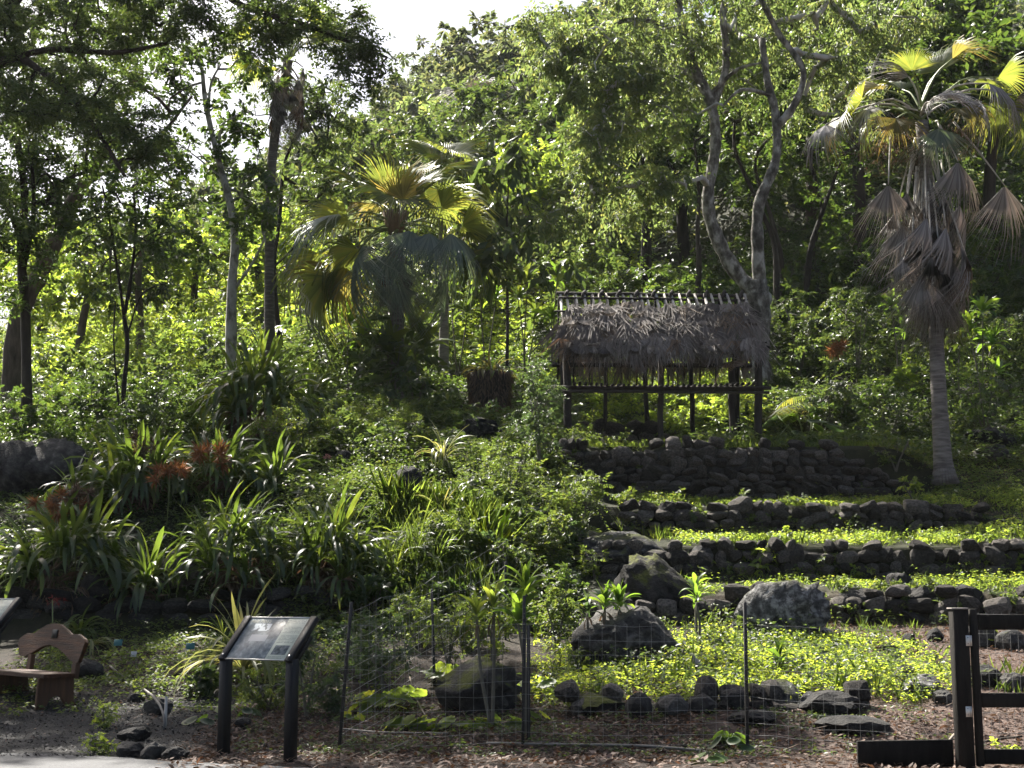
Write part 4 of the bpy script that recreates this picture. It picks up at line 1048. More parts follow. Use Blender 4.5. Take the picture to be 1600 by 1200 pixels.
hang = [  # apex px,py, depth, radius px, hub px,py, lean
    (1388, 288, -.7, 122, 1392, 205, -.04), (1416, 300, -.5, 120, 1430, 215, .10), (1497, 252, -.8, 132, 1468, 195, .06), (1570, 290, -.2, 126, 1490, 190, .05),
    (1448, 340, -.75, 120, 1444, 215, .16), (1425, 375, -.6, 130, 1432, 260, .08), (1478, 355, -.6, 120, 1462, 230, .22), (1500, 380, -.4, 125, 1470, 250, .38),
    (1412, 350, -.3, 130, 1428, 240, -.10), (1470, 415, -.55, 125, 1458, 300, .10), (1440, 430, -.6, 125, 1446, 300, -.02), (1430, 410, .1, 120, 1440, 300, -.12),
    (1490, 410, .1, 115, 1466, 300, .15), (1455, 300, .45, 120, 1450, 210, 0), (1500, 320, .5, 120, 1470, 210, .2), (1400, 330, .4, 120, 1430, 215, -.1),
    (1462, 455, -.4, 98, 1456, 350, .03), (1447, 462, -.3, 92, 1450, 360, -.05), (1476, 450, -.2, 95, 1460, 350, .08), (1456, 400, -.8, 115, 1450, 300, .05), (1480, 470, .3, 85, 1462, 380, .05), (1445, 470, .3, 85, 1452, 380, -.05),
    (1410, 400, -.45, 80, 1436, 300, -.16), (1510, 400, -.5, 85, 1470, 290, .28)]
rh = random.Random(77)
for i in range(30):
    py = 300 + 165 * (i / 29); sx = (36 - 16 * i / 29) * math.sin(i * 2.4); hang.append((1452 + sx + (py - 340) * .06, py, .45 * math.cos(i * 2.4) + .15, 100 + rh.uniform(-12, 14), 1446 + sx * .25, py - rh.uniform(70, 110), sx / 38 * .22 + rh.uniform(-.06, .06)))
for i, (px, py, dy, R, hx, hy, ln) in enumerate(hang):
    big = i in (0, 2, 3)
    frond(palm, L_(hx, hy, dy * .3), L_(px, py, dy), R * mpx * 1.0, BL_D if big or i % 2 == 0 and i < 24 else BL_K, 0, rp.uniform(-.25, .25), 100 + i, PETIOLE_P, .017, Vector((ln, -.12 + rp.uniform(-.1, .1), -1)), .02)
r = np.random.default_rng(4)
for px, py, R in ((1375, 230, 46), (1400, 215, 40), (1500, 215, 40), (1420, 240, 34)):   # old flower sprays
    c = np.array(L_(px, py, -.2)); nn = 420; off = unit(r.normal(size=(nn, 3))) * R * mpx * r.random((nn, 1)) ** .5
    V, F = diamonds(c + off, r.normal(size=(nn, 3)) + np.array([0, 0, -.8]), r.normal(size=(nn, 3)), .10, .012); o = obj('seed_spray', mesh_np('seed_spray', V, [F]), L_DEADB, palm); o['kind'] = 'stuff'

# --- palm in the middle with drooping blue-green leaves
def open_palm(label, px, py, hub, n_up, n_down, R, seed, spread=1.0, trunk_r=.16, group='fan palms', at=None, blue=True, mats=None):
    b = at if at is not None else G(px, py); Y = b.y; mp = Y / FPX; r = random.Random(seed)
    t = thing('fan_palm', label, 'palm', b, group); h = W(hub[0], hub[1], Y) - b
    palm_trunk(t, [Vector((0, 0, -.1)), h * .5 + Vector((.05, 0, 0)), h], [trunk_r * 1.3, trunk_r, trunk_r, trunk_r * .9])
    for i in range(n_up):
        az = i * 2.39996 + r.uniform(-.3, .3); el = r.uniform(.35, 1.35); Lp = R * r.uniform(.75, 1.15) * mp * spread
        d = Vector((math.cos(az) * math.cos(el), math.sin(az) * math.cos(el), math.sin(el)))
        frond(t, h, h + d * Lp, R * mp * r.uniform(.8, 1.05), (BL_G if r.random() < .75 else BL_Y) if mats is None else mats, .15 + .5 * (1.35 - el), r.uniform(-.4, .4), seed * 50 + i, PETIOLE_G)
    for i in range(n_down):
        az = i * 2.39996 + r.uniform(-.3, .3) - 1.6; el = r.uniform(-.35, .35); Lp = R * r.uniform(.6, 1.05) * mp * spread
        d = Vector((math.cos(az) * math.cos(el), math.sin(az) * math.cos(el), math.sin(el)))
        front = d.y < .2
        frond(t, h, h + d * Lp, R * mp * r.uniform(.85, 1.15), (BL_B if blue and front else BL_G) if mats is None else mats, .35 + r.random() * .9, r.uniform(-.3, .3), seed * 70 + i, PETIOLE_G)
    return t, h, mp
pt_, h_, mp_ = open_palm('broad fan palm in the middle with drooping blue-green leaves', 622, 618, (618, 357), 3, 0, 90, 5, .7, .17, at=D(618, 36.5))
L2 = lambda px, py, dy=0: W(px, py + 12, 36.5 + dy) - D(618, 36.5)
r2 = random.Random(3)
for i, (px, py, dy, dv, R, bl, bd) in enumerate([(578, 300, .6, (-35, -60), 92, BL_G, 0), (602, 292, -.2, (-8, -55), 74, BL_G, 0), (655, 295, .5, (25, -60), 92, BL_G, 0), (690, 312, 0, (60, -20), 88, BL_G, .1), (545, 332, .3, (-60, -20), 92, BL_G, .1), (535, 326, -.6, (-85, 0), 100, BL_B, .1),
        (560, 378, .3, (-70, 35), 106, BL_G, .3), (540, 405, .6, (-50, 70), 116, BL_Y, .4), (566, 372, -.8, (-40, 80), 112, BL_B, .2), (604, 385, -1.2, (-12, 90), 104, BL_B, .2), (642, 348, -1.3, (15, 85), 98, BL_B, .2), (672, 352, -1.0, (42, 75), 98, BL_B, .2), (704, 352, -.6, (68, 60), 104, BL_B, .2), (722, 340, .2, (70, 10), 88, BL_G, .3),
        (515, 420, .2, (-45, 75), 118, BL_G, .4), (690, 420, .2, (30, 80), 88, BL_B, .2), (630, 300, -.5, (6, -50), 70, BL_Y, 0), (500, 385, .8, (-70, 30), 100, BL_G, .2), (735, 385, .6, (60, 50), 84, BL_G, .3), (620, 430, -.6, (0, 80), 84, BL_B, .1)]):
    frond(pt_, h_ + Vector((r2.uniform(-.12, .12), r2.uniform(-.12, .12), r2.uniform(-.1, .15))), L2(px, py, dy), R * 1.15 * 36.5 / FPX, bl, bd, r2.uniform(-.35, .35), 1000 + i, PETIOLE_G, .02, Vector((dv[0], dy * 40, -dv[1])))
for i in range(8):
    a = -3.2 + i * .4; frond(pt_, h_, h_ + Vector((math.cos(a) * .22, math.sin(a) * .22, -.7 - .45 * (i % 3))), 1.7, BL_K, 0, .2, 800 + i, PETIOLE, .018, Vector((math.cos(a) * .15, math.sin(a) * .1, -1)))
mb = MB()
for i in range(30):
    a = i * 2.4; mb.tube([h_ + Vector((0, 0, -.3)), h_ + Vector((math.cos(a) * .2, math.sin(a) * .2, .0)), h_ + Vector((math.cos(a) * .34, math.sin(a) * .34, .45))], [.05, .04, .03], 5)
obj('leaf_bases', mb.mesh('leaf_bases', True), PETIOLE, pt_)
open_palm('younger fan palm with upright bright leaves behind the middle palm', 700, 560, (690, 300), 11, 4, 86, 9, .75, .13, at=D(692, 40.5), blue=False)
open_palm('small silvery fan palm far up the slope left of centre', 620, 330, (622, 245), 6, 9, 44, 12, .5, .15, at=D(622, 72), blue=True)
open_palm('shaggy grey fan palm high on the slope under the bright sky', 740, 250, (742, 165), 7, 10, 54, 14, .6, .2, at=D(742, 66), mats=BL_GD)
# tall thin palm on the left, its crown lost in the canopy
tb = D(420, 40.0); tp = thing('fan_palm', 'tall slender palm on the left, grey straight trunk and dead leaf skirt', 'palm', tb, 'fan palms')
hp = W(450, 95, 40.0) - tb
palm_trunk(tp, [Vector((0, 0, -.1)), W(421, 420, 40.0) - tb, W(425, 250, 40.0) - tb, hp], [.19, .145, .14, .14, .14])
rp = random.Random(33)
for i in range(18):
    a = i * 2.4; q = hp + Vector((math.cos(a) * .35, math.sin(a) * .35, -.2 - .09 * i))
    frond(tp, hp + Vector((0, 0, -.05 * i)), q + Vector((math.cos(a) * .1, math.sin(a) * .1, 0)), 1.15 + .2 * rp.random(), BL_K, 0, .1, 900 + i, PETIOLE, .02, Vector((math.cos(a) * .22, math.sin(a) * .2, -1)))
for i in range(12):
    a = i * 2.4; el = rp.uniform(.1, 1.2); d = Vector((math.cos(a) * math.cos(el), math.sin(a) * math.cos(el), math.sin(el)))
    frond(tp, hp, hp + d * 1.3, 1.2, BL_G, .3, 0, 930 + i)

# ------------------------------------------------------------------ trees
FE = 'feathery canopy'
# spreading tree whose trunk stands outside the frame at the left; its limbs cross the top
o0 = Vector((-12.5, 25.5, Hz(-12.5, 25.5)))
tree('canopy_tree', 'feathery leaved tree reaching in from the left over the top corner', o0,
     [([o0, W(-180, 350, 25.2), W(-110, 170, 25), W(-20, 60, 24.8)], .30, .16),
      ([W(-150, 200, 25), W(0, 96, 24.6), W(70, 115, 24.4), W(135, 180, 24), W(195, 275, 23.8)], .11, .03),
      ([W(-60, 100, 25), W(120, -90, 24.6), W(300, -60, 24.4), W(370, 4, 24.2), W(480, 40, 24), W(605, 90, 23.8)], .12, .025),
      ([W(-60, 130, 25), W(60, 80, 24.8), W(180, 82, 24.6), W(260, 68, 24.4)], .09, .03),
      ([W(60, -60, 25), W(150, -20, 24.8), W(250, 40, 24.6)], .08, .03)],
     [crown_px(30, 40, 24.6, 150, 70, 46), crown_px(230, 20, 24.4, 140, 45, 40), crown_px(430, 30, 24.2, 150, 50, 56), crown_px(560, 85, 23.9, 62, 70, 26),
      crown_px(110, 165, 24.3, 150, 55, 46), crown_px(30, 150, 25, 90, 60, 30), crown_px(215, 215, 24, 90, 50, 24), crown_px(150, 50, 29, 170, 100, 60), crown_px(-70, 130, 29, 130, 140, 60), crown_px(-30, 300, 28.5, 60, 60, 14), crown_px(310, -140, 29, 260, 120, 80), crown_px(120, -150, 31, 200, 140, 60), crown_px(300, -120, 24.5, 380, 90, 60), crown_px(-220, 60, 27, 180, 200, 70), crown_px(-150, -160, 27, 280, 150, 110), crown_px(-330, -120, 30, 260, 220, 110), crown_px(60, -230, 26, 260, 110, 70)],  # lobes beyond the frame are added to shade bench and sign
                 .32, 150, .085, .42, L_MID, B_DARK, .2, group='trees on the left', seed=3, tip=.006, flat=.6, rmax=.05, shell=.15)
b1 = D(42, 33.5)
tree('tree', 'dark straight trunk near the left edge with dense dark leaves', b1,
     [([b1, W(40, 500, 33.5), W(33, 400, 33.4), W(38, 300, 33.4), W(22, 190, 33.3)], .15, .08), ([W(36, 420, 33.4), W(52, 340, 33.2), W(50, 250, 33)], .08, .04), ([W(34, 380, 33.4), W(10, 320, 33.2), W(-20, 280, 33)], .07, .04)],
     [crown_px(40, 290, 33.2, 110, 110, 50), crown_px(110, 230, 33.5, 110, 70, 34), crown_px(20, 420, 33, 60, 80, 18), crown_px(-60, 200, 33, 120, 160, 40), crown_px(120, -20, 33.5, 160, 90, 40), crown_px(-60, -40, 33.5, 130, 130, 40)],  # lobes above the frame added to cast shade on the left foreground
     .5, 80, .12, .5, L_DARK, B_DARK, group='trees on the left', seed=5)
b2 = D(10, 37)
tree('tree', 'thick pale trunk leaning to the right through the left canopy', b2,
     [([b2, W(30, 500, 37), W(62, 430, 37), W(104, 335, 37), W(135, 280, 37), W(190, 190, 37)], .32, .16), ([W(104, 335, 37), W(88, 300, 36.6), W(130, 255, 36.5)], .10, .05), ([W(135, 280, 37), W(225, 240, 37), W(300, 150, 37)], .1, .04)],
     [crown_px(180, 120, 37, 150, 80, 50), crown_px(60, 110, 38, 140, 90, 40), crown_px(235, 270, 36.5, 80, 55, 22)],
     .55, 70, .13, .5, L_DARK, B_BROWN, group='trees on the left', seed=6)
b3 = G(197, 690)
tree('tree', 'slender forked tree with two thin dark stems in front of the bright shrubs', b3,
     [([b3, W(193, 620, b3.y), W(199, 540, b3.y), W(194, 495, b3.y)], .06, .05), ([W(194, 495, b3.y), W(185, 430, b3.y), W(172, 350, b3.y), W(160, 290, b3.y)], .045, .022), ([W(195, 490, b3.y), W(205, 430, b3.y), W(212, 360, b3.y), W(208, 290, b3.y)], .05, .022),
      ([W(200, 520, b3.y), W(222, 460, b3.y), W(265, 440, b3.y)], .025, .012), ([W(208, 405, b3.y), W(240, 370, b3.y), W(280, 360, b3.y)], .025, .012), ([W(186, 640, b3.y - .2), W(178, 540, b3.y - .2), W(180, 470, b3.y - .2)], .028, .015)],
     [crown_px(180, 300, b3.y, 110, 50, 30), crown_px(250, 370, b3.y, 80, 38, 18), crown_px(130, 370, b3.y, 60, 40, 12), crown_px(260, 290, b3.y + 1, 60, 40, 12)],
     .34, 52, .12, .6, L_DARK, B_DARK, group='trees on the left', seed=7, tip=.007)
b4 = D(358, 39)
tree('tree', 'grey tree trunk with a wide fork, left of the tall slender palm', b4,
     [([b4, W(362, 460, 39), W(367, 380, 39), W(360, 320, 39), W(340, 245, 39), W(322, 165, 39), W(316, 110, 39)], .17, .06), ([W(343, 255, 39), W(345, 200, 39), W(370, 180, 39)], .06, .03), ([W(325, 175, 39), W(330, 130, 39), W(345, 100, 39)], .05, .03),
      ([W(368, 450, 39), W(395, 410, 38.6), W(414, 372, 38.4)], .05, .03), ([W(350, 280, 39), W(300, 240, 39), W(250, 205, 39)], .03, .012)],
     [crown_px(330, 110, 39, 110, 70, 34), crown_px(380, 230, 39.5, 75, 60, 22), crown_px(285, 250, 39, 70, 40, 16), crown_px(350, 330, 40, 80, 35, 16), crown_px(400, 320, 38.5, 50, 70, 16)],
     .42, 56, .16, .6, L_DARK, B_GREY, group='trees on the left', seed=8)
b5 = D(445, 42)
tree('tree', 'drooping dark leaved tree just right of the tall slender palm', b5,
     [([b5, W(428, 440, 42), W(437, 340, 42), W(446, 250, 42), W(480, 190, 42)], .09, .04), ([W(425, 420, 42), W(465, 380, 41.6), W(500, 330, 41.4)], .04, .02)],
     [crown_px(490, 240, 42, 52, 110, 46), crown_px(440, 150, 42, 70, 50, 20), crown_px(520, 160, 42, 55, 50, 18)],
     .45, 66, .15, .42, L_MID, B_DARK, .7, group='trees on the left', seed=9)

# big pale-trunked tree behind the hut
b6 = D(1182, 38.0)
tree('tree', 'large tree with twisted pale forked trunks rising behind the hut', b6,
     [([b6, W(1184, 480, 38), W(1180, 440, 38)], .40, .34), ([W(1178, 455, 38), W(1150, 425, 38), W(1122, 375, 38), W(1106, 315, 38), W(1118, 225, 38), W(1110, 160, 38), W(1082, 100, 38), W(1066, 40, 38), W(1050, -40, 38)], .225, .11),
      ([W(1188, 455, 38), W(1184, 390, 37.8), W(1186, 320, 37.7), W(1212, 250, 37.6), W(1212, 180, 37.6), W(1200, 130, 37.6), W(1190, 60, 37.6)], .195, .09),
      ([W(1212, 200, 37.6), W(1240, 165, 37.4), W(1255, 110, 37.4), W(1215, 50, 37.4), W(1180, -20, 37)], .12, .07), ([W(1112, 170, 38), W(1135, 100, 38), W(1130, 20, 38), W(1145, -50, 38)], .14, .08),
      ([W(1210, 150, 37.6), W(1160, 140, 37.2), W(1130, 165, 37)], .07, .03), ([W(1108, 150, 38), W(1150, 110, 37.6), W(1190, 98, 37.4)], .08, .03), ([W(1085, 105, 38), W(1040, 130, 37.6), W(990, 150, 37)], .09, .04), ([W(1070, 50, 38), W(990, 30, 37), W(920, 60, 36.5)], .09, .04)],
     [crown_px(930, 110, 36.5, 95, 110, 70), crown_px(930, 250, 36.2, 60, 80, 36), crown_px(1000, 60, 37.5, 120, 90, 60), crown_px(1150, 20, 38.5, 160, 60, 50), crown_px(1010, 170, 37, 90, 80, 36), crown_px(1300, 60, 39, 100, 80, 34), crown_px(1040, 290, 37, 60, 50, 18), crown_px(880, 340, 36.5, 40, 30, 12), crown_px(860, 60, 37.5, 60, 70, 30), crown_px(1090, 110, 39, 110, 70, 40), crown_px(1230, 120, 39.5, 110, 70, 36), crown_px(1380, 30, 40, 100, 70, 36), crown_px(985, 320, 37.4, 55, 40, 16), crown_px(1330, 170, 40.5, 70, 60, 20), crown_px(1050, -100, 38, 260, 80, 60)],
     .50, 96, .145, .40, L_OLIVE, B_GREY, .75, group='trees on the right', seed=12, rmax=.10, sides=12)
for i, (bx, bY, pts, lb) in enumerate([
        (1215, 41, [(1212, 400), (1190, 330), (1150, 240), (1148, 190)], 'thin dark stem crossing behind the pale forked trunks'),
        (1220, 43, [(1222, 420), (1205, 340), (1180, 250), (1230, 190)], 'thin dark stem standing between the two pale trunks'),
        (1262, 42, [(1265, 400), (1282, 340), (1300, 290), (1318, 240)], 'dark slanting stem right of the pale trunks'),
        (1268, 44, [(1270, 390), (1284, 330), (1268, 260), (1262, 220)], 'second slanting dark stem forking right of the pale trunks'),
        (1090, 44, [(1092, 420), (1090, 360), (1092, 300), (1085, 220)], 'straight dark stem left of the pale trunks')]):
    b_ = D(bx, bY)
    tree('thin_tree', lb, b_, [([b_] + [W(x, y, bY) for x, y in pts], .11, .04)], [crown_px(pts[-1][0], pts[-1][1] - 20, bY, 60, 50, 16), crown_px(pts[-2][0] + 10, pts[-2][1], bY + .6, 60, 35, 8)],
         .45, 50, .14, .45, L_DARK, B_DARK, .3, group='thin dark trees behind the pale trunks', seed=30 + i)

# trees of the slope behind: one of each kind, then copies
def proto_tree(name, seed, R, Hh, leaf, bark, L, n, k, droop, asp=.48, lobes=5):
    r = np.random.default_rng(seed); t = thing(name, '', 'tree', (0, 0, 0)); b = Vector((0, 0, 0))
    mb = MB(); stems = []; crowns = []
    sp = smooth_pts([(0, 0, -.6), (.2, .1, Hh * .3), (-.1, .1, Hh * .62), (.1, 0, Hh * .8)], 10); mb.tube(sp, [.05 * R * (1.3 - .08 * i) for i in range(10)], 7)
    roots = [np.array(p) for p in sp[3:]]
    C = []
    for i in range(lobes):
        a = i * 2.4; d = R * .5 * (i > 0); c_ = (math.cos(a) * d, math.sin(a) * d, Hh * (.62 + .22 * r.random()) if i else Hh * .78)
        C.append(in_ellipsoid(n // lobes, c_, (R * .55, R * .55, Hh * .22), r, .4))
    C = np.concatenate(C); P, par, rad, nr = grow(C, roots, r, .012)
    obj('trunk', mb.mesh('trunk', True), bark, t); obj('branches', branches_mesh(P, par, rad, nr, np.zeros(3), .1), bark, t, kind='stuff')
    V, F = leaf_cloud(C, R * .16 * (0.7 + .6 * r.random(len(C))), k, L, asp, droop, r=r); o = obj('crown', mesh_np('crown', V, [F]), leaf, t); o['kind'] = 'stuff'
    return t
def copy_tree(src, loc, rz, s, label, group):
    c_ = src.copy(); COL.objects.link(c_); c_.location = loc; c_.rotation_euler = (0, 0, rz); c_.scale = s; c_['label'] = label; c_['group'] = group
    for ch in src.children:
        q = ch.copy(); COL.objects.link(q); q.parent = c_; q.matrix_parent_inverse = ch.matrix_parent_inverse.copy()
    return c_
PT = {'dark': proto_tree('tree', 51, 3.0, 7.5, L_DARK, B_DARK, .20, 70, 90, .3), 'mid': proto_tree('tree', 52, 3.0, 7.0, L_MID, B_BROWN, .20, 70, 80, .4),
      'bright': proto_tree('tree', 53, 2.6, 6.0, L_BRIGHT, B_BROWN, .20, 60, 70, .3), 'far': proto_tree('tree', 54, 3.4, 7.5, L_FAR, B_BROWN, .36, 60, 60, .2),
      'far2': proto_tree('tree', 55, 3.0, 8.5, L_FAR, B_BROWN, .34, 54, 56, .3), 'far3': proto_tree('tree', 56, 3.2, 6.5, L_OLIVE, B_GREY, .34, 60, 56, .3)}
USED = set()
def put(kind, px, Y, s, label, group, sz=None, seed=None):
    b_ = D(px, Y); r = RD; rz = r.random() * 6.28; sc3 = (s, s, sz or s)
    src = PT[kind]
    if kind not in USED:
        USED.add(kind); src.location = b_; src.rotation_euler = (0, 0, rz); src.scale = sc3; src['label'] = label; src['group'] = group; return src
    return copy_tree(src, b_, rz, sc3, label, group)
FARG = 'trees covering the far slope'
for i in range(100):                        # hazy hillside up to the skyline
    Y = 72 + 82 * ((i * .618034) % 1.0) ** .8; px = 400 + 620 * ((i * .754877) % 1.0)
    if px > 900 and Y < 100: continue
    if px < 430 and Y < 95: continue
    top = 940 - (Hz((px - 800) / FPX * Y, Y) + 7 - 1.6) / Y * FPX
    if px > 880 and top > 40 and i % 2: continue
    k = ('far', 'far2', 'far3')[i % 3]
    zone = 'left of the sky gap' if px < 570 else ('under the sky gap' if px < 720 else ('above the shaggy grey palm' if px < 840 else 'beside the big pale trunked tree'))
    lab = ('bushy' if k != 'far3' else 'olive green') + ' tree ' + ('on the skyline ' if Y > 128 else ('high ' if Y > 100 else 'low ')) + 'on the far slope, ' + zone
    put(k, px, Y, .8 + .5 * RD.random(), lab, FARG)
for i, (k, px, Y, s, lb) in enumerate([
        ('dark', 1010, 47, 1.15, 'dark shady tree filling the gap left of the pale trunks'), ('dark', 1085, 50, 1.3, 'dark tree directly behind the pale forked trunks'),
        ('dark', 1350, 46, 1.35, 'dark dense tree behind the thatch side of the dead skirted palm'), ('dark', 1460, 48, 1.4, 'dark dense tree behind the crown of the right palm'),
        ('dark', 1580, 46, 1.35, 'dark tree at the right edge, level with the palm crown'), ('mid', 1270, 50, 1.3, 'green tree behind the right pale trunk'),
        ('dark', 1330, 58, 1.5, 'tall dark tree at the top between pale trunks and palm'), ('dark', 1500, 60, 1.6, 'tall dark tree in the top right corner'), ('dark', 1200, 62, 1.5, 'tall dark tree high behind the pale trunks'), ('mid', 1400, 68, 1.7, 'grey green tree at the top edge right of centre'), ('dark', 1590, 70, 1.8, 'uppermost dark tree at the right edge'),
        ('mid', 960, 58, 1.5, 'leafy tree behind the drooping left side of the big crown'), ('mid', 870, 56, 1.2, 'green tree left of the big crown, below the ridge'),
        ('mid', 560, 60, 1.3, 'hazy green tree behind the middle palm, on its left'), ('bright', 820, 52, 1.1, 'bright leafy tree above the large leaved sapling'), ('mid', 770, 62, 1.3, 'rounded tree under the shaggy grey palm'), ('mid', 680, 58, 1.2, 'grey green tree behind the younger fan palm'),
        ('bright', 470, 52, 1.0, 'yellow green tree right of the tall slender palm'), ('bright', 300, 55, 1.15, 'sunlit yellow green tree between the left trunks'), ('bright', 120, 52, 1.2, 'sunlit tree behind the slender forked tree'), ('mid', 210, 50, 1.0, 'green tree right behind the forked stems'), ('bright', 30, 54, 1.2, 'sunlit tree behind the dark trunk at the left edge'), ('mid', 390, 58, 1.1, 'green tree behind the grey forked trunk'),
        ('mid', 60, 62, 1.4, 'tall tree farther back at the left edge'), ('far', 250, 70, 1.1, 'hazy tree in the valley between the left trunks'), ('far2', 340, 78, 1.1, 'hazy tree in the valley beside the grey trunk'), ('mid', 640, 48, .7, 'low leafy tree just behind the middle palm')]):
    put(k, px, Y, s, lb, 'trees of the middle slope')

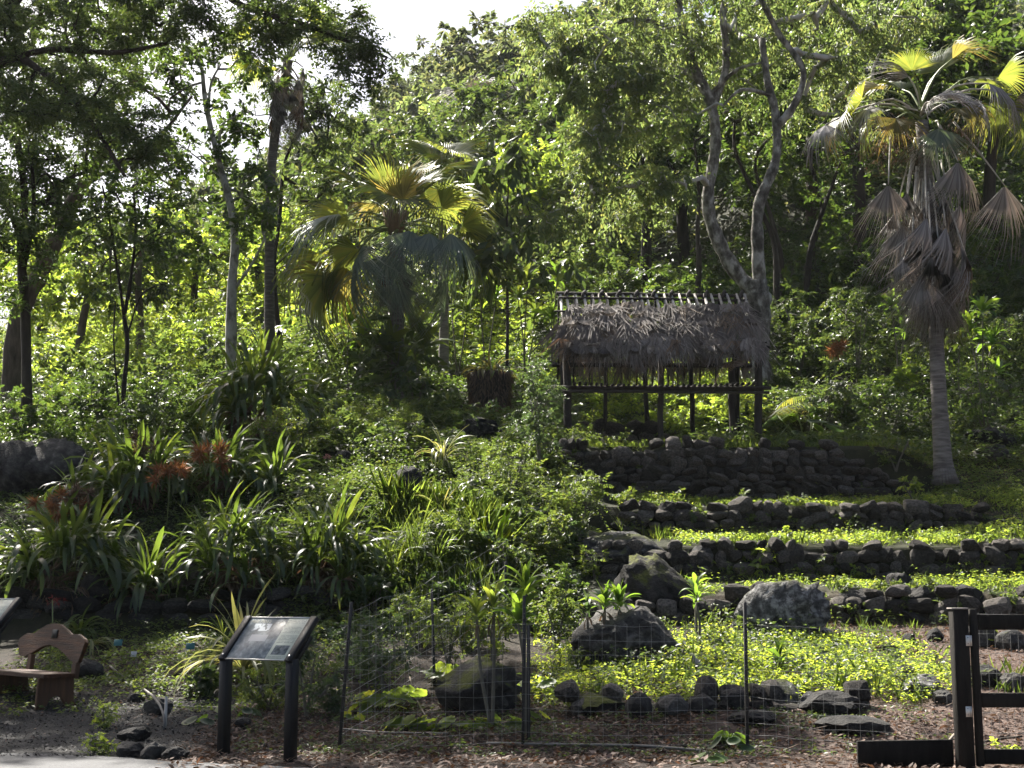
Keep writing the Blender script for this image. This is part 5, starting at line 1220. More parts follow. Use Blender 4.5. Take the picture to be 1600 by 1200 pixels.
# ------------------------------------------------------------------ shrubs
SH = 'shrubs of the slope'
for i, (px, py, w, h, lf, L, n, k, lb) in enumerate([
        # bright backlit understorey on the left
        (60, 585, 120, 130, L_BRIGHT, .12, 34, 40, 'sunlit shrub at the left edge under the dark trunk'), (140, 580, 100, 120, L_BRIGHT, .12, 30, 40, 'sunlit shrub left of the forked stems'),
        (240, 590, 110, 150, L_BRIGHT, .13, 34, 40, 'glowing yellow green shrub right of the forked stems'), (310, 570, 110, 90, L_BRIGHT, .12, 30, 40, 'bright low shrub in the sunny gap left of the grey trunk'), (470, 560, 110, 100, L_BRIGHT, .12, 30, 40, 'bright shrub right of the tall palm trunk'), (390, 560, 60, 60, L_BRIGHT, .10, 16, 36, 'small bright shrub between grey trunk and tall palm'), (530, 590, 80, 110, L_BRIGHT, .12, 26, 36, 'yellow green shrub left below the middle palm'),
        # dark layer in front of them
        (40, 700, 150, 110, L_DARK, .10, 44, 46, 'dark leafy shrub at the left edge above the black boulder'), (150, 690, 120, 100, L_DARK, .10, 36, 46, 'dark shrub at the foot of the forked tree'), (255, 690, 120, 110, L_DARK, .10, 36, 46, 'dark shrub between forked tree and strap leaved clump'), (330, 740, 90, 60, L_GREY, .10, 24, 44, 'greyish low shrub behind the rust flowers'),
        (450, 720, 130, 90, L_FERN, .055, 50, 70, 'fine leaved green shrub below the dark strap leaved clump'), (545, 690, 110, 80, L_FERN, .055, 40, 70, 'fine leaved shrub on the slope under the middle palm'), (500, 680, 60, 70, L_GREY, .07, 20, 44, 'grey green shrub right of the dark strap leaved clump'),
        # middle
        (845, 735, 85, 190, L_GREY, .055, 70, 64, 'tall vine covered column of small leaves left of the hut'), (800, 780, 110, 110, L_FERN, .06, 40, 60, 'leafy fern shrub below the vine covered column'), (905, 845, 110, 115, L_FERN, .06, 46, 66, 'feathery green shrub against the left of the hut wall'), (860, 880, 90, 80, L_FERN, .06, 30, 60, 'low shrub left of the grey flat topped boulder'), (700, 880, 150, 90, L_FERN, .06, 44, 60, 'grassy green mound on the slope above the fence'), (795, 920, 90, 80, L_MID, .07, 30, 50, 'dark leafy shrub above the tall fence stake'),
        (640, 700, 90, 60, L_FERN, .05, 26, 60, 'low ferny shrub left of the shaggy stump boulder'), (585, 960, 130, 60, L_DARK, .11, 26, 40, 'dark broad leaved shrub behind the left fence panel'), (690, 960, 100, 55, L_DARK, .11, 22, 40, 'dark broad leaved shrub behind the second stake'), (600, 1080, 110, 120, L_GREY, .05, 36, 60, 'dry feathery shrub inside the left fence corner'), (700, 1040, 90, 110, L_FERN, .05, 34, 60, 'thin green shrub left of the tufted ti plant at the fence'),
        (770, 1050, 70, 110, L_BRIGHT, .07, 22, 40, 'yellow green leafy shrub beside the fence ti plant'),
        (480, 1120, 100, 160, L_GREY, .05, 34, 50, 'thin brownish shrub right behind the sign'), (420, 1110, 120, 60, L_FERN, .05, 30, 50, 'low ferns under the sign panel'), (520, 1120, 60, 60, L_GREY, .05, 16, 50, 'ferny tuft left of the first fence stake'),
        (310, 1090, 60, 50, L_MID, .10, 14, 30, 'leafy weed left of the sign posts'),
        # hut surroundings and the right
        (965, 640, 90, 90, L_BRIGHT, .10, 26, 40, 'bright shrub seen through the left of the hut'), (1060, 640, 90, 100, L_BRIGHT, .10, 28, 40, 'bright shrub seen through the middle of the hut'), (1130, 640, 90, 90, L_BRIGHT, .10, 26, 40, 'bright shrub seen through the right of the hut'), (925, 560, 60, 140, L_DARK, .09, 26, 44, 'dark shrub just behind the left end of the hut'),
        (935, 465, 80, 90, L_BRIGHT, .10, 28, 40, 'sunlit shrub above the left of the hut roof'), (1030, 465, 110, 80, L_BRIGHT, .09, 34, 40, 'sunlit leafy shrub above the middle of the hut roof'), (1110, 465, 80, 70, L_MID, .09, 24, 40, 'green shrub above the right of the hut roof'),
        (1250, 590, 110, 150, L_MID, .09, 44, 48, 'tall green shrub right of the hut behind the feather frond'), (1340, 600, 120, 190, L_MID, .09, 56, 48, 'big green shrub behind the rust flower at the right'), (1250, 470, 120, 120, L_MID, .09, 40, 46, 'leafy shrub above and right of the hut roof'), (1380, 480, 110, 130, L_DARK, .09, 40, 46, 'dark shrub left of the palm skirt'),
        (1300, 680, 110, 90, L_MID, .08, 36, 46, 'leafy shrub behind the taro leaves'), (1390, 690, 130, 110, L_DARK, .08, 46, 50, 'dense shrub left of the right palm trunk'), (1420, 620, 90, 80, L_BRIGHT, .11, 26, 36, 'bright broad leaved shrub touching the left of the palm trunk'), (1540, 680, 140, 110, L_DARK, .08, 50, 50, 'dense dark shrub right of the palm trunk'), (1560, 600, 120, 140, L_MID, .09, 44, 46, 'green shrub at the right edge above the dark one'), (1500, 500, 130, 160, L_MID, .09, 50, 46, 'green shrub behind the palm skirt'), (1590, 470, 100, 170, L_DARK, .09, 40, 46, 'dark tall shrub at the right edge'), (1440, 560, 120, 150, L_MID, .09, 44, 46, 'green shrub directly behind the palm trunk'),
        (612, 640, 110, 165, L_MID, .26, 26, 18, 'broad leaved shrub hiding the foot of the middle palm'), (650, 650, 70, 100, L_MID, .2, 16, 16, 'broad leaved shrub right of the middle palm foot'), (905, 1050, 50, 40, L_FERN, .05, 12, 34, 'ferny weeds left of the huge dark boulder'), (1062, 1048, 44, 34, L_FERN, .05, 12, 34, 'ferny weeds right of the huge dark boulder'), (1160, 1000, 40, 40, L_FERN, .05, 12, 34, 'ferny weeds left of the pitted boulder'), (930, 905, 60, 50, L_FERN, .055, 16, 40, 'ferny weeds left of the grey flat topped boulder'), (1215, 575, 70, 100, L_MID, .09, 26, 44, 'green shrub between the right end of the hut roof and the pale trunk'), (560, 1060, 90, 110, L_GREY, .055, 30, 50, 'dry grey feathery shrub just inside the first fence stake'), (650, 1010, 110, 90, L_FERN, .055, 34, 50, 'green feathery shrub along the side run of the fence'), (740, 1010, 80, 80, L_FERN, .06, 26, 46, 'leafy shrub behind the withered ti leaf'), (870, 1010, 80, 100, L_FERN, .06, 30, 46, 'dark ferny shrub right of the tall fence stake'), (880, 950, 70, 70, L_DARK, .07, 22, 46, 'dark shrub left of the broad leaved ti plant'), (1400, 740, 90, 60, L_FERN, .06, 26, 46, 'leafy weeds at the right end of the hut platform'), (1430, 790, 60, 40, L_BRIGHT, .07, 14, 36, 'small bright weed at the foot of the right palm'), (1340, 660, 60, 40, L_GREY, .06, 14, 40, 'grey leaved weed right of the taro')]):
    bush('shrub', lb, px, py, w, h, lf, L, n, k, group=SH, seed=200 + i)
# sapling with big drooping leaves in the middle
b7 = D(792, 37.5)
tree('sapling', 'slender sapling with big drooping leaves above the shaggy stump', b7, [([b7, W(793, 480, 37.5), W(792, 380, 37.5), W(795, 260, 37.5)], .05, .02)],
     [crown_px(795, 270, 37.5, 50, 36, 12), crown_px(792, 330, 37.3, 85, 40, 16), crown_px(795, 400, 37.2, 95, 46, 18), crown_px(800, 235, 37.5, 30, 24, 6)], .42, 17, .36, .48, L_MID, B_DARK, .9, seed=61, tip=.008, shell=.5)

# shaggy stump topped with ferns
sb = G(765, 648); stump = thing('fern_stump', 'shaggy brown root covered stump crowned with yellow green fern leaves', 'stump', sb)
mps = sb.y / FPX
mb = MB(); mb.tube(smooth_pts([(0, 0, -.1), (0, 0, 30 * mps), (0, 0, 66 * mps)], 8), [24 * mps, 26 * mps, 27 * mps, 29 * mps, 31 * mps, 33 * mps, 34 * mps, 30 * mps], 12); obj('trunk', mb.mesh('trunk', True), B_DARK, stump)
r = np.random.default_rng(8); nn = 1600; az = r.random(nn) * 6.28; zz = r.random(nn) * 70 * mps; rad = (25 + 9 * zz / (70 * mps)) * mps
P = np.stack([np.cos(az) * rad, np.sin(az) * rad, zz], 1); Dr = np.stack([np.cos(az) * .5, np.sin(az) * .5, -np.ones(nn)], 1) + r.normal(size=(nn, 3)) * .3
V, F = diamonds(P, Dr, np.stack([np.cos(az), np.sin(az), 0 * az], 1), .14 + .12 * r.random(nn), .025); o = obj('root_hairs', mesh_np('root_hairs', V, [F]), L_DEADB, stump); o['kind'] = 'stuff'
add_leaves(stump, (0, 0, 66 * mps), 34, .72, protos('nest', L_PALMY, 'ti', .14), 5, .4, 0, .3)
add_leaves(stump, (.1, 0, 64 * mps), 16, .55, protos('nest', L_TI, 'ti', .10), 6, .3, 0, .3)

# ------------------------------------------------------------------ strap leaved bank and clumps on the left
BK = 'strap leaved clumps on the bank'
def mound(label, px, py, w, h, heads, n, L, wid, key, mat=L_STRAP, seed=1, at=None, dry=True, deep=.75):
    """big cascading mound of strap leaves whose foot shows at (px,py), w x h pixels"""
    b = at if at is not None else G(px, py); wm, hm = pxr(b.y, w, h); r = random.Random(seed); q_ = np.random.default_rng(seed)
    t = thing('strap_leaf_plant', label, 'plant', b, BK); rx = max(.2, wm / 2 - L * .42); ry = rx * deep; top = max(.15, hm - L * .55)
    pr = protos(key, mat, 'strap', wid)
    for i in range(heads):
        d = math.sqrt((i + .5) / heads); a_ = i * 2.39996 + r.uniform(-.2, .2); q = Vector((math.cos(a_) * d * rx, math.sin(a_) * d * ry + ry * .5, 0))
        q.z = max(Hz(b.x + q.x, b.y + q.y) - b.z, 0) * .6 + top * (1 - .75 * d * d)
        for j in range(n):
            u = (j + .5) / n; k = min(7, max(0, int(u * 8 + r.uniform(-1.5, 1.5) - 1.2 * (1 - d))))
            o = obj('leaf', pr[k], None, t); az = a_ + r.gauss(0, 1.0 if d > .45 else 1.9); s_ = L * r.uniform(.65, 1.2)
            o.location = q + Vector((r.uniform(-.06, .06), r.uniform(-.06, .06), r.uniform(-.05, .05))); o.rotation_euler = (r.uniform(-.25, .25), r.uniform(-.2, .2), az); o.scale = (s_, s_ * r.uniform(.75, 1.25), s_)
    m_ = 26; C = in_ellipsoid(m_, (0, ry * .5, top * .25), (rx * .95, ry * .9, top * .55), q_, .5)
    V, F = leaf_cloud(C, .22, 40, .32, .10, .9, .6, r=q_); o = obj('dead_leaves', mesh_np('dead_leaves', V, [F]), L_DEADB if dry else L_DARK, t); o['kind'] = 'stuff'
    return t
mound('big mound of broad strap leaves at the left edge, above the bench', 100, 905, 235, 128, 10, 29, 1.0, .075, 'w', seed=401, at=D(100, 23.75))
mound('tall mound of broad strap leaves with the rust flower heads', 205, 800, 190, 112, 9, 30, 1.05, .075, 'w', seed=402)
mound('broad strap leaves on the upper right of the bank under the right rust head', 330, 772, 150, 86, 6, 30, .95, .075, 'w', seed=403)
mound('large round mound of narrow strap leaves in the middle of the bank', 362, 905, 205, 150, 11, 27, .95, .06, 'n', seed=404, at=D(362, 23.75))
mound('round mound of narrow strap leaves at the right end of the bank', 520, 900, 190, 132, 11, 27, .9, .06, 'n', seed=405, at=D(520, 23.85))
mound('small clump of broad strap leaves beside the black boulder', 120, 800, 110, 70, 4, 28, .9, .075, 'w', seed=406)
mound('dark strap leaves in the hollow between the two big left mounds', 235, 880, 90, 80, 5, 28, .9, .075, 'w', seed=407, at=D(232, 23.75))
mound('arching strap leaves with yellowing tips at the top right of the bank', 425, 765, 110, 62, 4, 20, .95, .075, 'w', seed=408, dry=False)
mound('mound of long bright grass right of the strap leaved bank', 640, 925, 170, 105, 9, 30, .75, .026, 'g', L_GRASS, seed=409, dry=False)
mound('small mound of bright grass below the pale silvery tuft', 715, 890, 90, 60, 4, 26, .6, .026, 'g', L_GRASS, seed=410, dry=False)
mound('large dark mound of strap leaves uphill at the foot of the tall palm', 395, 692, 170, 150, 10, 29, 1.35, .065, 'd', seed=441)
mound('dark strap leaved clump uphill, right of the tall palm foot', 478, 670, 100, 100, 5, 28, 1.15, .065, 'd', seed=442)
strap_clump('strap_leaf_plant', 'limp strap leaves behind the bench, some turning pale', 95, 1000, 22, .8, L_STRAP, .09, BK, 450, 2, .3, 'strap', 'w', bias=.6)
strap_clump('strap_leaf_plant', 'fallen pale strap leaves lying right of the bench back', 130, 1012, 22, .75, L_VARI, .05, BK, 451, 2, .3, 'strap', 'l', lo=4)
for i, (px, py, n, Lm, lb) in enumerate([(385, 1012, 70, 1.4, 'yellow striped grassy tuft behind the sign'), (692, 722, 50, 1.05, 'yellow striped grassy tuft high on the slope'), (690, 812, 34, .7, 'pale silvery tuft below the dark angular boulder'), (345, 1010, 30, .6, 'green grassy tuft left of the sign panel')]):
    strap_clump('variegated_tuft', lb, px, py, n, Lm, L_VARI if i != 3 else L_GRASS, .04, 'grassy tufts', 460 + i, 1 if i != 3 else 2, .2, 'strap', 'v', at=D(390, 20.4) + Vector((0, 0, .1)) if i == 0 else None)
for i, (px, py, Y_, Lm, lb, mt) in enumerate([(235, 692, 26.7, .38, 'brown faded flower head at the top of the bank', L_DEADB), (328, 705, 26.6, .40, 'rust red flower head at the top right of the bank', L_FLOWER), (264, 730, 26.0, .36, 'rust red flower head just below the brown one', L_FLOWER), (88, 782, 23.9, .32, 'dull red flower head left on the bank', L_FLOWER), (122, 776, 24.1, .30, 'dull rust flower head beside the black boulder', L_DEADB), (335, 755, 28.4, .16, 'small dull red flower in the tall strap leaves', L_FLOWER),
        (112, 800, 26.6, .13, 'small deep red flower above the left strap leaves', L_RED), (153, 815, 26.2, .13, 'second small deep red flower on the left strap leaves', L_RED), (82, 938, 21.6, .13, 'dark red flower behind the bench', L_RED), (1303, 546, 34.5, .38, 'rust orange flower head right of the hut', L_FLOWER), (512, 712, 29.5, .12, 'pink flower alone in the weeds of the slope', L_PINK), (808, 824, 26.3, .12, 'pink flower left of the grey boulder', L_PINK), (828, 847, 26.0, .10, 'lower pink flower left of the grey boulder', L_PINK)]):
    flower_spray('flower', lb, px, py, Lm, 340 if Lm > .25 else 60, mt, Y_, 500 + i, 'flower heads')

# ------------------------------------------------------------------ ti plants
for i, (px, py, heads, Lm, n, mt, lb) in enumerate([
        (820, 1060, [(822, 930), (810, 975)], .40, 22, L_TI, 'bright ti plant rising beside the tall fence stake'), (770, 1060, [(772, 955), (745, 968)], .32, 18, L_BRIGHT, 'yellowish ti plant with a withered leaf left of the fence stake'),
        (950, 1035, [(945, 950), (968, 950)], .36, 20, L_TI, 'broad leaved ti plant in front of the mossy boulder'), (918, 1040, [(918, 958)], .28, 14, L_GREY, 'small dull ti plant left of the broad leaved one'), (1090, 1012, [(1088, 942), (1088, 925)], .30, 12, L_TI, 'slim ti plant on a bare stem right of the mossy boulder'), (1218, 1050, [(1218, 1035)], .30, 16, L_TI, 'low ti plant in the bright green bed'),
        (545, 620, [(545, 510), (570, 535)], 1.0, 18, L_TI, 'large ti plant below the left of the middle palm'), (650, 620, [(645, 520), (660, 550)], 1.0, 18, L_STRAP, 'large dark ti plant below the right of the middle palm'), (612, 640, [(606, 555), (626, 580)], 1.0, 16, L_STRAP, 'ti plant between the two large ones under the middle palm'),
        (715, 590, [(705, 460), (730, 490)], .6, 18, L_STRAP, 'tall dark ti plant right of the middle palm'), (760, 590, [(750, 450), (775, 470)], .6, 18, L_TI, 'tall ti plant behind the shaggy stump, left'), (820, 590, [(810, 470), (835, 500), (825, 440)], .6, 18, L_STRAP, 'tall ti plant behind the shaggy stump, right'), (862, 600, [(870, 440), (862, 500)], .6, 18, L_TI, 'tall ti plant at the left end of the hut'),
        (1405, 600, [(1392, 480), (1412, 520)], .55, 20, L_TI, 'bright ti plant left of the palm skirt tip'), (1535, 620, [(1535, 490), (1515, 520), (1550, 540)], .62, 20, L_TI, 'large ti plant right of the palm trunk'), (1500, 630, [(1500, 540), (1480, 560)], .5, 16, L_STRAP, 'dark ti plant just right of the palm trunk'), (1560, 640, [(1560, 585)], .5, 14, L_TI, 'lower ti plant at the far right')]):
    ti_plant('ti_plant', lb, px, py, heads, Lm, mt, n, seed=600 + i, skirt=5 if i in (1, 2, 3) else 0, at=D(px, 16.3 + .3 * i) if i < 2 else None)

# ------------------------------------------------------------------ feather palm seedling, taro, squash vine, bed weeds
def feather(name, L, nl, seed, lw=.03, ll=.45, mat=L_PALM):
    r = random.Random(seed); mb = MB(); pts = []; x = z = 0
    for i in range(13):
        a = 1.25 - 1.9 * (i / 12) ** 1.2
        if i: x += math.cos(a) * L / 12; z += math.sin(a) * L / 12
        pts.append(Vector((x, 0, z)))
    mb.tube(pts, [.016 * (1 - .07 * i) for i in range(13)], 5)
    for i in range(nl):
        u = .15 + .85 * i / nl; k = u * 12; a = pts[int(k)].lerp(pts[min(12, int(k) + 1)], k % 1); l_ = ll * math.sin(math.pi * (.12 + .85 * u)) ** .6
        for s in (-1, 1):
            d = Vector((.45, s * .9, -.25 + r.uniform(-.15, .15))).normalized(); sd = Vector((1, 0, 0)) * lw / 2
            mb.add([tuple(a - sd), tuple(a + sd), tuple(a + d * l_ * .6 + sd * .9), tuple(a + d * l_ + Vector((0, 0, -.15 * l_))), tuple(a + d * l_ * .6 - sd * .9)], [(0, 1, 2, 4)], [(4, 2, 3)])
    me = mb.mesh(name); me.materials.append(mat); return me
FEA = [feather('frond', 1.9, 30, 1), feather('frond', 1.6, 26, 2, mat=L_PALMY)]
fp_ = G(1200, 672); fpt = thing('feather_palm', 'young palm with long feather fronds at the right end of the hut', 'palm', fp_)
for i, (az, s) in enumerate([(.3, 1.15), (.9, 1.0), (-.3, .9), (2.0, .9), (-1.2, .75), (.6, 1.3), (1.4, 1.1)]):
    o = obj('frond', FEA[i % 2], None, fpt); o.rotation_euler = (.15 * (i % 3 - 1), -.1 + .05 * i, az); o.scale = (s, s, s)
def heart_leaf(name, mat, wid=.8, lob=.22, notch=.16, waves=0):
    V = [(0, 0, 0)]; N_ = 20
    for i in range(N_ + 1):
        a = -math.pi + 2 * math.pi * i / N_; rr = .5 * (1 + .25 * math.cos(a) - notch * (1 if i in (0, N_) else 0) * 2) * (1 + lob * (math.cos(a * waves) if waves else 0))
        V.append((.35 + math.cos(a) * rr * 1.1, math.sin(a) * rr * wid * 1.15, -.25 * (math.sin(a) * rr) ** 2 - .12 * max(0, math.cos(a)) * rr + (.03 * math.cos(a * waves * 2) if waves else 0)))
    me = mesh_np(name, V, [[(0, i, i + 1) for i in range(1, N_ + 1)]], True); me.materials.append(mat); return me
HEART = [heart_leaf('leaf', L_TI), heart_leaf('leaf', L_GREY)]
SQ = [heart_leaf('leaf', L_BED, 1.0, .12, .2, 5), heart_leaf('leaf', L_BRIGHT, 1.0, .10, .2, 5)]
def petioled(name, label, px, py, n, size, hgt, meshes, cat, group, seed, spread=.3, tilt=.5, line=None):
    b_ = G(px, py); t = thing(name, label, cat, b_, group); r = random.Random(seed)
    for i in range(n):
        if line: x, y = line[0] * (i / max(1, n - 1) - .5) + r.uniform(-.15, .15), line[1] * (i / max(1, n - 1) - .5) + r.uniform(-.15, .15)
        else: a = i * 2.4; d = spread * math.sqrt((i + .5) / n); x, y = math.cos(a) * d, math.sin(a) * d
        z0 = Hz(b_.x + x, b_.y + y) - b_.z; q = Vector((x, y, z0 + hgt * r.uniform(.5, 1.1)))
        o = obj('leaf', r.choice(meshes), None, t); s = size * r.uniform(.7, 1.15); az = math.atan2(y, x) + r.uniform(-.6, .6)
        o.location = q; o.rotation_euler = (r.uniform(-tilt, tilt), r.uniform(.1, tilt * 1.6), az); o.scale = (s, s, s)
        mb = MB(); mb.tube([Vector((x * .4 if not line else x, y * .4 if not line else y, z0 - .02)), q], [.012 * size * 2, .008 * size * 2], 5); obj('stalk', mb.mesh('stalk', True), PETIOLE_G, t)
    return t
petioled('taro_plant', 'clump of large heart shaped taro leaves right of the hut', 1262, 690, 12, .62, .75, HEART, 'taro', None, 1, .8)
petioled('squash_vine', 'squash vine with lobed bright leaves in front of the arched mossy boulder', 720, 1138, 34, .19, .14, SQ, 'vine', 'squash vines', 2, line=(1.6, .15))
petioled('squash_vine', 'squash vine with lobed leaves left of the arched mossy boulder', 605, 1112, 26, .18, .24, SQ, 'vine', 'squash vines', 3, .38)
petioled('squash_vine', 'small lobed squash leaves above the arched mossy boulder', 700, 1066, 14, .24, .22, SQ, 'vine', 'squash vines', 4, .25)
petioled('squash_vine', 'squash leaves just right of the tall fence stake', 842, 1085, 12, .2, .22, SQ, 'vine', 'squash vines', 5, .25)
petioled('broad_leaf_weed', 'broad leaved bright weed at the foot of the right fence stake', 1140, 1168, 7, .20, .13, HEART, 'weed', 'broad leaved weeds', 6, .14)
petioled('broad_leaf_weed', 'small broad leaved weed in front of the right fence stake', 1110, 1192, 5, .17, .10, HEART, 'weed', 'broad leaved weeds', 7, .12)
petioled('broad_leaf_weed', 'small round leaved weed by the first fence stake', 548, 1130, 7, .12, .12, SQ, 'weed', 'broad leaved weeds', 8, .15)
petioled('broad_leaf_weed', 'weed with bright round leaves left of the left sign post', 330, 1130, 6, .18, .12, HEART, 'weed', 'broad leaved weeds', 9, .2)
petioled('broad_leaf_weed', 'weed with bright round leaves between the sign posts', 385, 1124, 7, .19, .16, HEART, 'weed', 'broad leaved weeds', 10, .2)
for i, (px, py, w, h, lf, L, n, k, lb) in enumerate([(165, 1140, 50, 42, L_BRIGHT, .035, 16, 40, 'upright bright weed growing at the gravel edge'), (150, 1180, 56, 30, L_BRIGHT, .04, 16, 36, 'low bright weed at the path edge left of the stones'), (1190, 900, 56, 50, L_BED, .10, 10, 14, 'bright seedling against the middle terrace wall'), (1000, 712, 30, 30, L_BRIGHT, .07, 6, 12, 'sunlit seedling on top of the hut wall'), (945, 704, 44, 26, L_BRIGHT, .06, 10, 20, 'sunlit weed on the left corner of the hut wall'), (1540, 1010, 34, 36, L_BED, .06, 8, 14, 'bright seedling seen through the top of the gate'), (1290, 900, 60, 36, L_FERN, .05, 14, 34, 'dull weed leaning on the middle terrace wall'), (1575, 1192, 40, 30, L_BED, .05, 8, 26, 'small bright weed at the right edge under the gate rail'), (975, 790, 60, 30, L_GRASS, .06, 12, 24, 'grassy weed on top of the grey boulder')]):
    bush('weed', lb, px, py, w, h, lf, L, n, k, group='weeds', seed=700 + i, cat='weed')
strap_clump('grass_clump', 'tall upright grass tuft above the grey boulder', 970, 822, 18, .55, L_GRASS, .025, 'grass tufts', 720, 2, .2, 'strap', 'g', lo=0, bias=1.4)
strap_clump('grass_clump', 'pale grass tuft on top of the hut wall', 1000, 712, 18, .32, L_GRASS, .025, 'grass tufts', 721, 1, .2, 'strap', 'g', bias=1.2)
strap_clump('grass_clump', 'pale arching grass tuft on the middle terrace at right', 1540, 905, 18, .36, L_VARI, .025, 'grass tufts', 722, 1, .2, 'strap', 'v', bias=1.2)
strap_clump('grass_clump', 'long reed like leaves above the shaggy stump', 870, 440, 18, 1.2, L_GRASS, .035, 'grass tufts', 723, 1, .2, 'strap', 'g', at=D(868, 37.0) + Vector((0, 0, .3)), bias=1.5)

# ------------------------------------------------------------------ uncountable ground plants and litter
def scatter(n, sx0, sx1, y0, y1, world_x=False, dens=None, r=rng):
    Y = np.sqrt(r.uniform(y0 ** 2, y1 ** 2, n)); X = r.uniform(sx0, sx1, n) if world_x else r.uniform(sx0, sx1, n) * Y
    if dens is not None:
        k = r.random(n) < dens(X, Y); X, Y = X[k], Y[k]
    return X, Y
KEEP = [(G(px, py), rr) for px, py, rr in [(765, 648, .6), (752, 686, .55), (692, 722, .45), (690, 812, .35), (638, 792, .45), (545, 620, .7), (600, 630, .6), (650, 620, .7), (715, 590, .5), (760, 590, .5), (820, 590, .5),
        (512, 722, .3), (538, 722, .3), (418, 668, .45), (378, 692, .45), (395, 692, 1.3), (478, 670, .8), (70, 770, 1.0), (12, 775, .8), (985, 905, 1.1), (1035, 965, .8), (985, 1042, 1.0), (1228, 998, .9), (748, 1118, .7), (845, 735, .3), (1262, 690, .7), (1200, 672, .6), (1535, 620, .7), (1405, 600, .5), (1303, 600, .3), (1090, 1054, .2), (385, 1012, .5)]]
def clear(X, Y, more=0.0):
    ok = np.ones(len(X), bool)
    for p_, rr in KEEP:
        ok &= ~((np.abs(X - p_.x * Y / p_.y) < rr + more) & (Y > p_.y - (1.7 if p_.y > 23.5 else .15) - more) & (Y < p_.y + rr * .6))
    return ok
def lump(X, Y, f=1.0): return .5 + .5 * np.sin(X * 1.3 * f + 2 * np.sin(Y * .9 * f)) * np.sin(Y * 1.7 * f + 1.5 * np.sin(X * 1.1 * f))
def herbs(name, label, cat, X, Y, k, L, hgt, mat, spread=.12, asp=.5, droop=.1, r=rng):
    n = len(X); Z = H(X, Y); hh = (hgt * np.where(clear(X, Y), 1, .22) * (.35 + .9 * lump(X, Y) * r.random(n))).repeat(k)
    P = np.stack([X, Y, Z], 1).repeat(k, 0); a = r.random(n * k) * 6.28; d = spread * np.sqrt(r.random(n * k))
    P[:, 0] += np.cos(a) * d; P[:, 1] += np.sin(a) * d; P[:, 2] += hh * (.25 + .75 * r.random(n * k)) + .01
    Dr = np.stack([np.cos(a), np.sin(a), r.normal(size=n * k) * .35 + .1 - droop], 1); N = r.normal(size=(n * k, 3)) * .45; N[:, 2] += 1
    LL = L * (.6 + .8 * r.random(n * k)); V, F = diamonds(P, Dr, N, LL, LL * asp)
    o = obj(name, mesh_np(name, V, [F]), mat); return tag(o, label, cat, None, 'stuff')
def blades(name, label, X, Y, k, L, mat, r=rng, lean=.45, wid=.012, cat='grass'):
    n = len(X); P = np.stack([X, Y, H(X, Y)], 1).repeat(k, 0); P[:, :2] += r.normal(size=(n * k, 2)) * .05
    Dr = r.normal(size=(n * k, 3)) * lean; Dr[:, 2] = 1; N = r.normal(size=(n * k, 3)); LL = L * (.5 + r.random(n * k)) * (.5 + lump(X, Y)).repeat(k)
    V, F = diamonds(P, Dr, N, LL, wid, .25, .1); o = obj(name, mesh_np(name, V, [F]), mat); return tag(o, label, cat, None, 'stuff')

def scrub(name, label, X, Y, hgt, rad, nc, k, L, mat, cat='scrub', asp=.5, droop=.2, r=rng, sink=.0):
    """mounded mass of leafy bushes that reads as one thicket"""
    Cs = []; Rs = []; ok = clear(X, Y, .35); X, Y = X[ok], Y[ok]
    for x, y, z in zip(X, Y, H(X, Y)):
        h = hgt * (.5 + r.random()); w = rad * (.6 + .8 * r.random())
        c = in_ellipsoid(nc, (x, y, z + h * .5), (w, w, h * .5), r, .55); c[:, 2] = np.maximum(c[:, 2], z + .1)
        Cs.append(c); Rs.append(np.full(nc, min(w, h) * .42))
    V, F = leaf_cloud(np.concatenate(Cs), np.concatenate(Rs), k, L, asp, droop, .8, r=r)
    o = obj(name, mesh_np(name, V, [F]), mat); return tag(o, label, cat, None, 'stuff')
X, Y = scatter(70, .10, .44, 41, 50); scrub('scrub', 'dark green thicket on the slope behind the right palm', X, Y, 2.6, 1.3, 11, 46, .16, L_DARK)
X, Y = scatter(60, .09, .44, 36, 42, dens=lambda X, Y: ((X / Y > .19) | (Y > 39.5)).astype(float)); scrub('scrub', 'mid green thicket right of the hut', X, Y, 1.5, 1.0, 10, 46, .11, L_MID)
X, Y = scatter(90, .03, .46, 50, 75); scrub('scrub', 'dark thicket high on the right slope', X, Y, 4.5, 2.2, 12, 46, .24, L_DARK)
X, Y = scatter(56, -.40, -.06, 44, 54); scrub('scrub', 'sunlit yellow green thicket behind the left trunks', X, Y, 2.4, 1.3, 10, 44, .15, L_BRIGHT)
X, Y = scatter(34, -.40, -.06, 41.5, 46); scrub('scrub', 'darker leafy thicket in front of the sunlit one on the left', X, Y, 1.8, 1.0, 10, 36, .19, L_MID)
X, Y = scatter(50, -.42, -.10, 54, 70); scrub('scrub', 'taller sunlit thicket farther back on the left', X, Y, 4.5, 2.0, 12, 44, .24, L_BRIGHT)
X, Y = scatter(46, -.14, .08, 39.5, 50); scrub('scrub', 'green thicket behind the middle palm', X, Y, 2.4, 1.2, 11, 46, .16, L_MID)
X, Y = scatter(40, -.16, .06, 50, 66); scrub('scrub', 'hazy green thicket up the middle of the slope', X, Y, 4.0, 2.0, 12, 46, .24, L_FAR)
X, Y = scatter(46, -.15, .045, 24.5, 34); scrub('scrub', 'ferny mounds of fine leaved weeds over the middle slope', X, Y, .75, .5, 10, 72, .05, L_FERN, asp=.35)
X, Y = scatter(36, -.15, .045, 24.5, 34); scrub('scrub', 'mounds of broad leaved weeds over the middle slope', X, Y, .8, .5, 8, 22, .15, L_MID)
X, Y = scatter(30, -.15, .045, 24.5, 34); scrub('scrub', 'greyish leafy mounds over the middle slope', X, Y, .7, .5, 8, 44, .08, L_GREY)
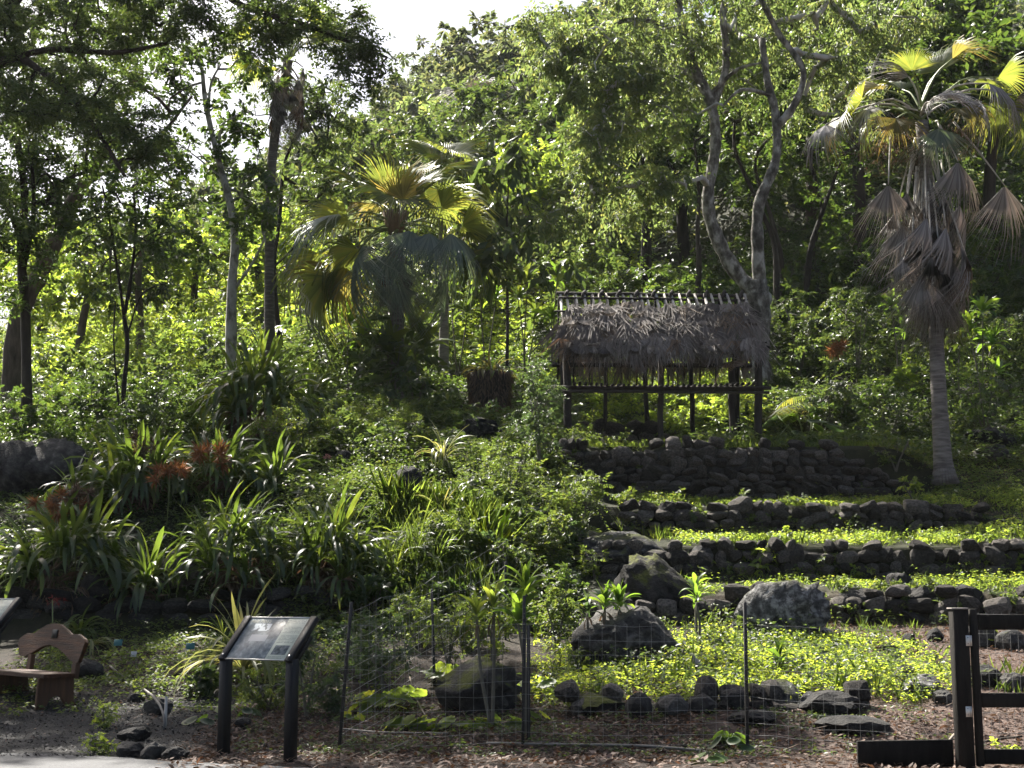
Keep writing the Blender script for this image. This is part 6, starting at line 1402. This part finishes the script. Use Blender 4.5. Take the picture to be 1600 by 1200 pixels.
for yw, x0, n_ in ((23.05, 3.0, 26), (25.15, 2.0, 30), (27.35, 2.2, 26), (29.6, 1.2, 20)):
    X = rng.uniform(x0, 9.6 if yw < 29 else 7.8, n_); Y = yw + rng.uniform(-.12, .25, n_); scrub('scrub', 'small weeds trailing over the %s wall' % {23.05: 'lowest terrace', 25.15: 'middle terrace', 27.35: 'low mossy', 29.6: 'hut platform'}[yw], X, Y, .28, .2, 6, 26, .06, L_FERN if yw != 25.15 else L_BRIGHT)
X, Y = scatter(30, .03, .17, 34.2, 37.5); scrub('scrub', 'leafy weeds behind the thatched hut', X, Y, 1.2, .7, 9, 46, .10, L_BRIGHT)
X, Y = scatter(1800, .02, .2, 33.6, 40); herbs('undergrowth', 'low leafy plants on the slope behind the hut', 'undergrowth', X, Y, 12, .11, .5, L_MID)
X, Y = scatter(2500, -.40, -.08, 23.6, 29.5); herbs('undergrowth', 'dark small leaves between the strap leaved clumps', 'undergrowth', X, Y, 10, .08, .3, L_DARK)
X, Y = scatter(60, -.40, -.12, 31.5, 38); scrub('scrub', 'dark leafy mounds under the left trees', X, Y, 1.0, .8, 9, 46, .11, L_DARK)
GRAV = leaf_mat('gravel_chips', (.012, .012, .012), (.03, .029, .028), (.11, .107, .104), (.02, .02, .02), .02, .7, .3)
step_free = lambda X, Y: np.ones_like(X)
mid_d = lambda X, Y: .35 + .65 * lump(X, Y, 1.6)
X, Y = scatter(6500, -.16, .05, 22.5, 34, dens=mid_d); herbs('undergrowth', 'fine leafy undergrowth covering the middle slope', 'undergrowth', X, Y, 15, .06, .5, L_FERN)
X, Y = scatter(1900, -.16, .05, 22.5, 34, dens=mid_d); herbs('undergrowth', 'broad leaved undergrowth scattered over the middle slope', 'undergrowth', X, Y, 9, .14, .45, L_MID)
X, Y = scatter(6000, -.40, .03, 28.5, 44, dens=mid_d); herbs('undergrowth', 'dark leafy undergrowth on the upper left slope', 'undergrowth', X, Y, 12, .12, .6, L_DARK)
X, Y = scatter(5200, .12, .42, 30.5, 42, dens=mid_d); herbs('undergrowth', 'leafy undergrowth on the upper right slope', 'undergrowth', X, Y, 12, .11, .6, L_MID)
X, Y = scatter(4200, -.35, .10, 42, 60, dens=mid_d); herbs('undergrowth', 'sunlit undergrowth in the clearing behind the left trees', 'undergrowth', X, Y, 12, .20, 1.0, L_BRIGHT, .3)
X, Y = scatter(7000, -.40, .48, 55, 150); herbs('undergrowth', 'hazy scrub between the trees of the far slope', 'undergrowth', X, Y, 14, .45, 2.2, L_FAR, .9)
bed = lambda X, Y: np.clip(1.25 - np.abs((X - 3.0) / 2.9) ** 3 - np.abs((Y - 19.6) / 2.5) ** 4, 0, 1) * np.clip(lump(X, Y, 1.7) * 2.0 - .05, .1, 1)
X, Y = scatter(6200, .2, 6.4, 17.2, 22.3, True, bed); herbs('ground_cover', 'bright yellow green low plants carpeting the lower bed', 'ground cover', X, Y, 9, .055, .24, L_BED, .09)
X, Y = scatter(700, .2, 6.2, 17.3, 22.3, True, bed); herbs('ground_cover', 'taller green weeds mixed into the lower bed', 'ground cover', X, Y, 14, .07, .5, L_MID, .1)
X, Y = scatter(220, .2, 6.6, 17.2, 22.6, True); blades('grass', 'thin grass mixed into the lower bed', X, Y, 6, .2, L_GRASS, wid=.006)
tdens = lambda X, Y: np.clip(((Y > 23.35) & (Y < 24.9) & (X > 3.0) | (Y > 25.5) & (Y < 27.1) & (X > 3.0) | (Y > 27.7) & (Y < 29.2) & (X > 2.2)).astype(float), 0, 1) * np.clip(lump(X, Y, 1.9) * 2.2 - .65, .05, 1)
X, Y = scatter(6500, 1.8, 10.5, 23.2, 29.4, True, tdens); herbs('ground_cover', 'low green plants growing along the terrace beds', 'ground cover', X, Y, 10, .06, .22, L_BRIGHT, .09)
X, Y = scatter(2600, 2.2, 10.6, 22.0, 29.4, True, lambda X, Y: ((np.abs(Y - 22.75) < .2) | (np.abs(Y - 24.9) < .2) | (np.abs(Y - 27.1) < .2) | (np.abs(Y - 29.2) < .25)) * (.1 + .9 * lump(X, Y, 2.1) ** 2)); herbs('ground_cover', 'leafy weeds growing against the feet of the terrace walls', 'ground cover', X, Y, 12, .07, .42, L_FERN, .12)
X, Y = scatter(3000, .8, 8.0, 29.8, 33.5, True, lambda X, Y: .3 + .7 * lump(X, Y)); blades('grass', 'short grass on the hut platform', X, Y, 7, .16, L_GRASS)
X, Y = scatter(1800, 2.5, 10.5, 22.0, 29.3, True, lambda X, Y: .1 + .6 * lump(X, Y, 1.2)); blades('grass', 'sparse grass between the terrace walls', X, Y, 6, .15, L_GRASS, wid=.007)
X, Y = scatter(700, -.09, -.01, 23.5, 27); blades('grass', 'long grass leaning over the middle of the slope', X, Y, 8, .42, L_GRASS, lean=.6)
X, Y = scatter(2500, 8.0, 12.0, 28.5, 33, True); herbs('ground_cover', 'low weeds round the foot of the right palm', 'ground cover', X, Y, 8, .055, .14, L_FERN, .1)
X, Y = scatter(4200, -3.0, 5.0, 14.9, 18.6, True, lambda X, Y: .1 + .8 * lump(X, Y, 1.4) ** 2); herbs('ground_cover', 'scattered small weeds along the foot of the fence', 'ground cover', X, Y, 7, .045, .10, L_MID, .07)
X, Y = scatter(4200, -7.5, -1.5, 18.2, 23.3, True, lambda X, Y: .15 + .75 * lump(X, Y, 1.5) * (Y > 19.8)); herbs('ground_cover', 'dull weeds on the shady ground below the rock wall', 'ground cover', X, Y, 9, .06, .16, L_FERN, .1)
def litter(name, label, X, Y, L, mat, asp=.45, r=rng):
    n = len(X); P = np.stack([X, Y, H(X, Y) + .008 + .03 * r.random(n)], 1); a = r.random(n) * 6.28; Dr = np.stack([np.cos(a), np.sin(a), r.normal(size=n) * .25], 1); N = r.normal(size=(n, 3)) * .35; N[:, 2] += 1
    LL = L * (.5 + r.random(n)); V, F = diamonds(P, Dr, N, LL, LL * asp, -.1, .2); o = obj(name, mesh_np(name, V, [F]), mat); return tag(o, label, 'gravel' if name == 'gravel' else 'leaf litter', None, 'stuff')
X, Y = scatter(26000, 1.6, 8.2, 13.4, 23, True, lambda X, Y: np.clip(.25 + .3 * (X - 2.5), .12, 1)); litter('leaf_litter', 'dry brown leaf litter round the gate and lower beds', X, Y, .05, L_LITTER)
X, Y = scatter(15000, -3.6, 2.2, 14.5, 19, True); litter('leaf_litter', 'dry leaf litter along the fence and under the sign', X, Y, .05, L_LITTER)
X, Y = scatter(9000, -7.5, -2.5, 15.6, 22.5, True, lambda X, Y: np.clip((Y - 16.5) / 5 + (X + 5) * .12, .04, .8)); litter('leaf_litter', 'dark leaf litter on the ground right of the bench', X, Y, .045, L_LITTER)
X, Y = scatter(5500, -3.4, 7.5, 13.3, 17.0, True); litter('leaf_litter', 'large curled dead leaves strewn along the path edge and fence', X, Y, .085, L_LITTER, .4)
X, Y = scatter(5000, 7.5, 12, 27, 32, True); litter('leaf_litter', 'dry litter on the slope right of the palm foot', X, Y, .06, L_LITTER)
X, Y = scatter(700, -3.5, 6.5, 14.2, 17.8, True); litter('dry_twigs', 'thin dry twigs scattered along the fence foot', X, Y, .18, L_DEADB, .03)

X, Y = scatter(16000, -8.5, -2.2, 14.9, 20.6, True); litter('gravel', 'fine dark gravel round the bench', X, Y, .028, GRAV, .8)
# ------------------------------------------------------------------ haze between the camera and the far slope
mb = MB(); mb.box((0, 250, 50), (3040, 3540, 102)); hz_ = mb.mesh('haze')
m, n, out = nmat('haze_air'); pv = n.nodes.new('ShaderNodeVolumePrincipled'); pv.inputs['Color'].default_value = (.86, .92, .95, 1); pv.inputs['Density'].default_value = .0001; pv.inputs['Anisotropy'].default_value = .35
n.links.new(pv.outputs[0], out.inputs['Volume'])
ho = obj('haze', hz_, m); tag(ho, 'pale sunlit haze in the valley air', 'haze', None, 'stuff')
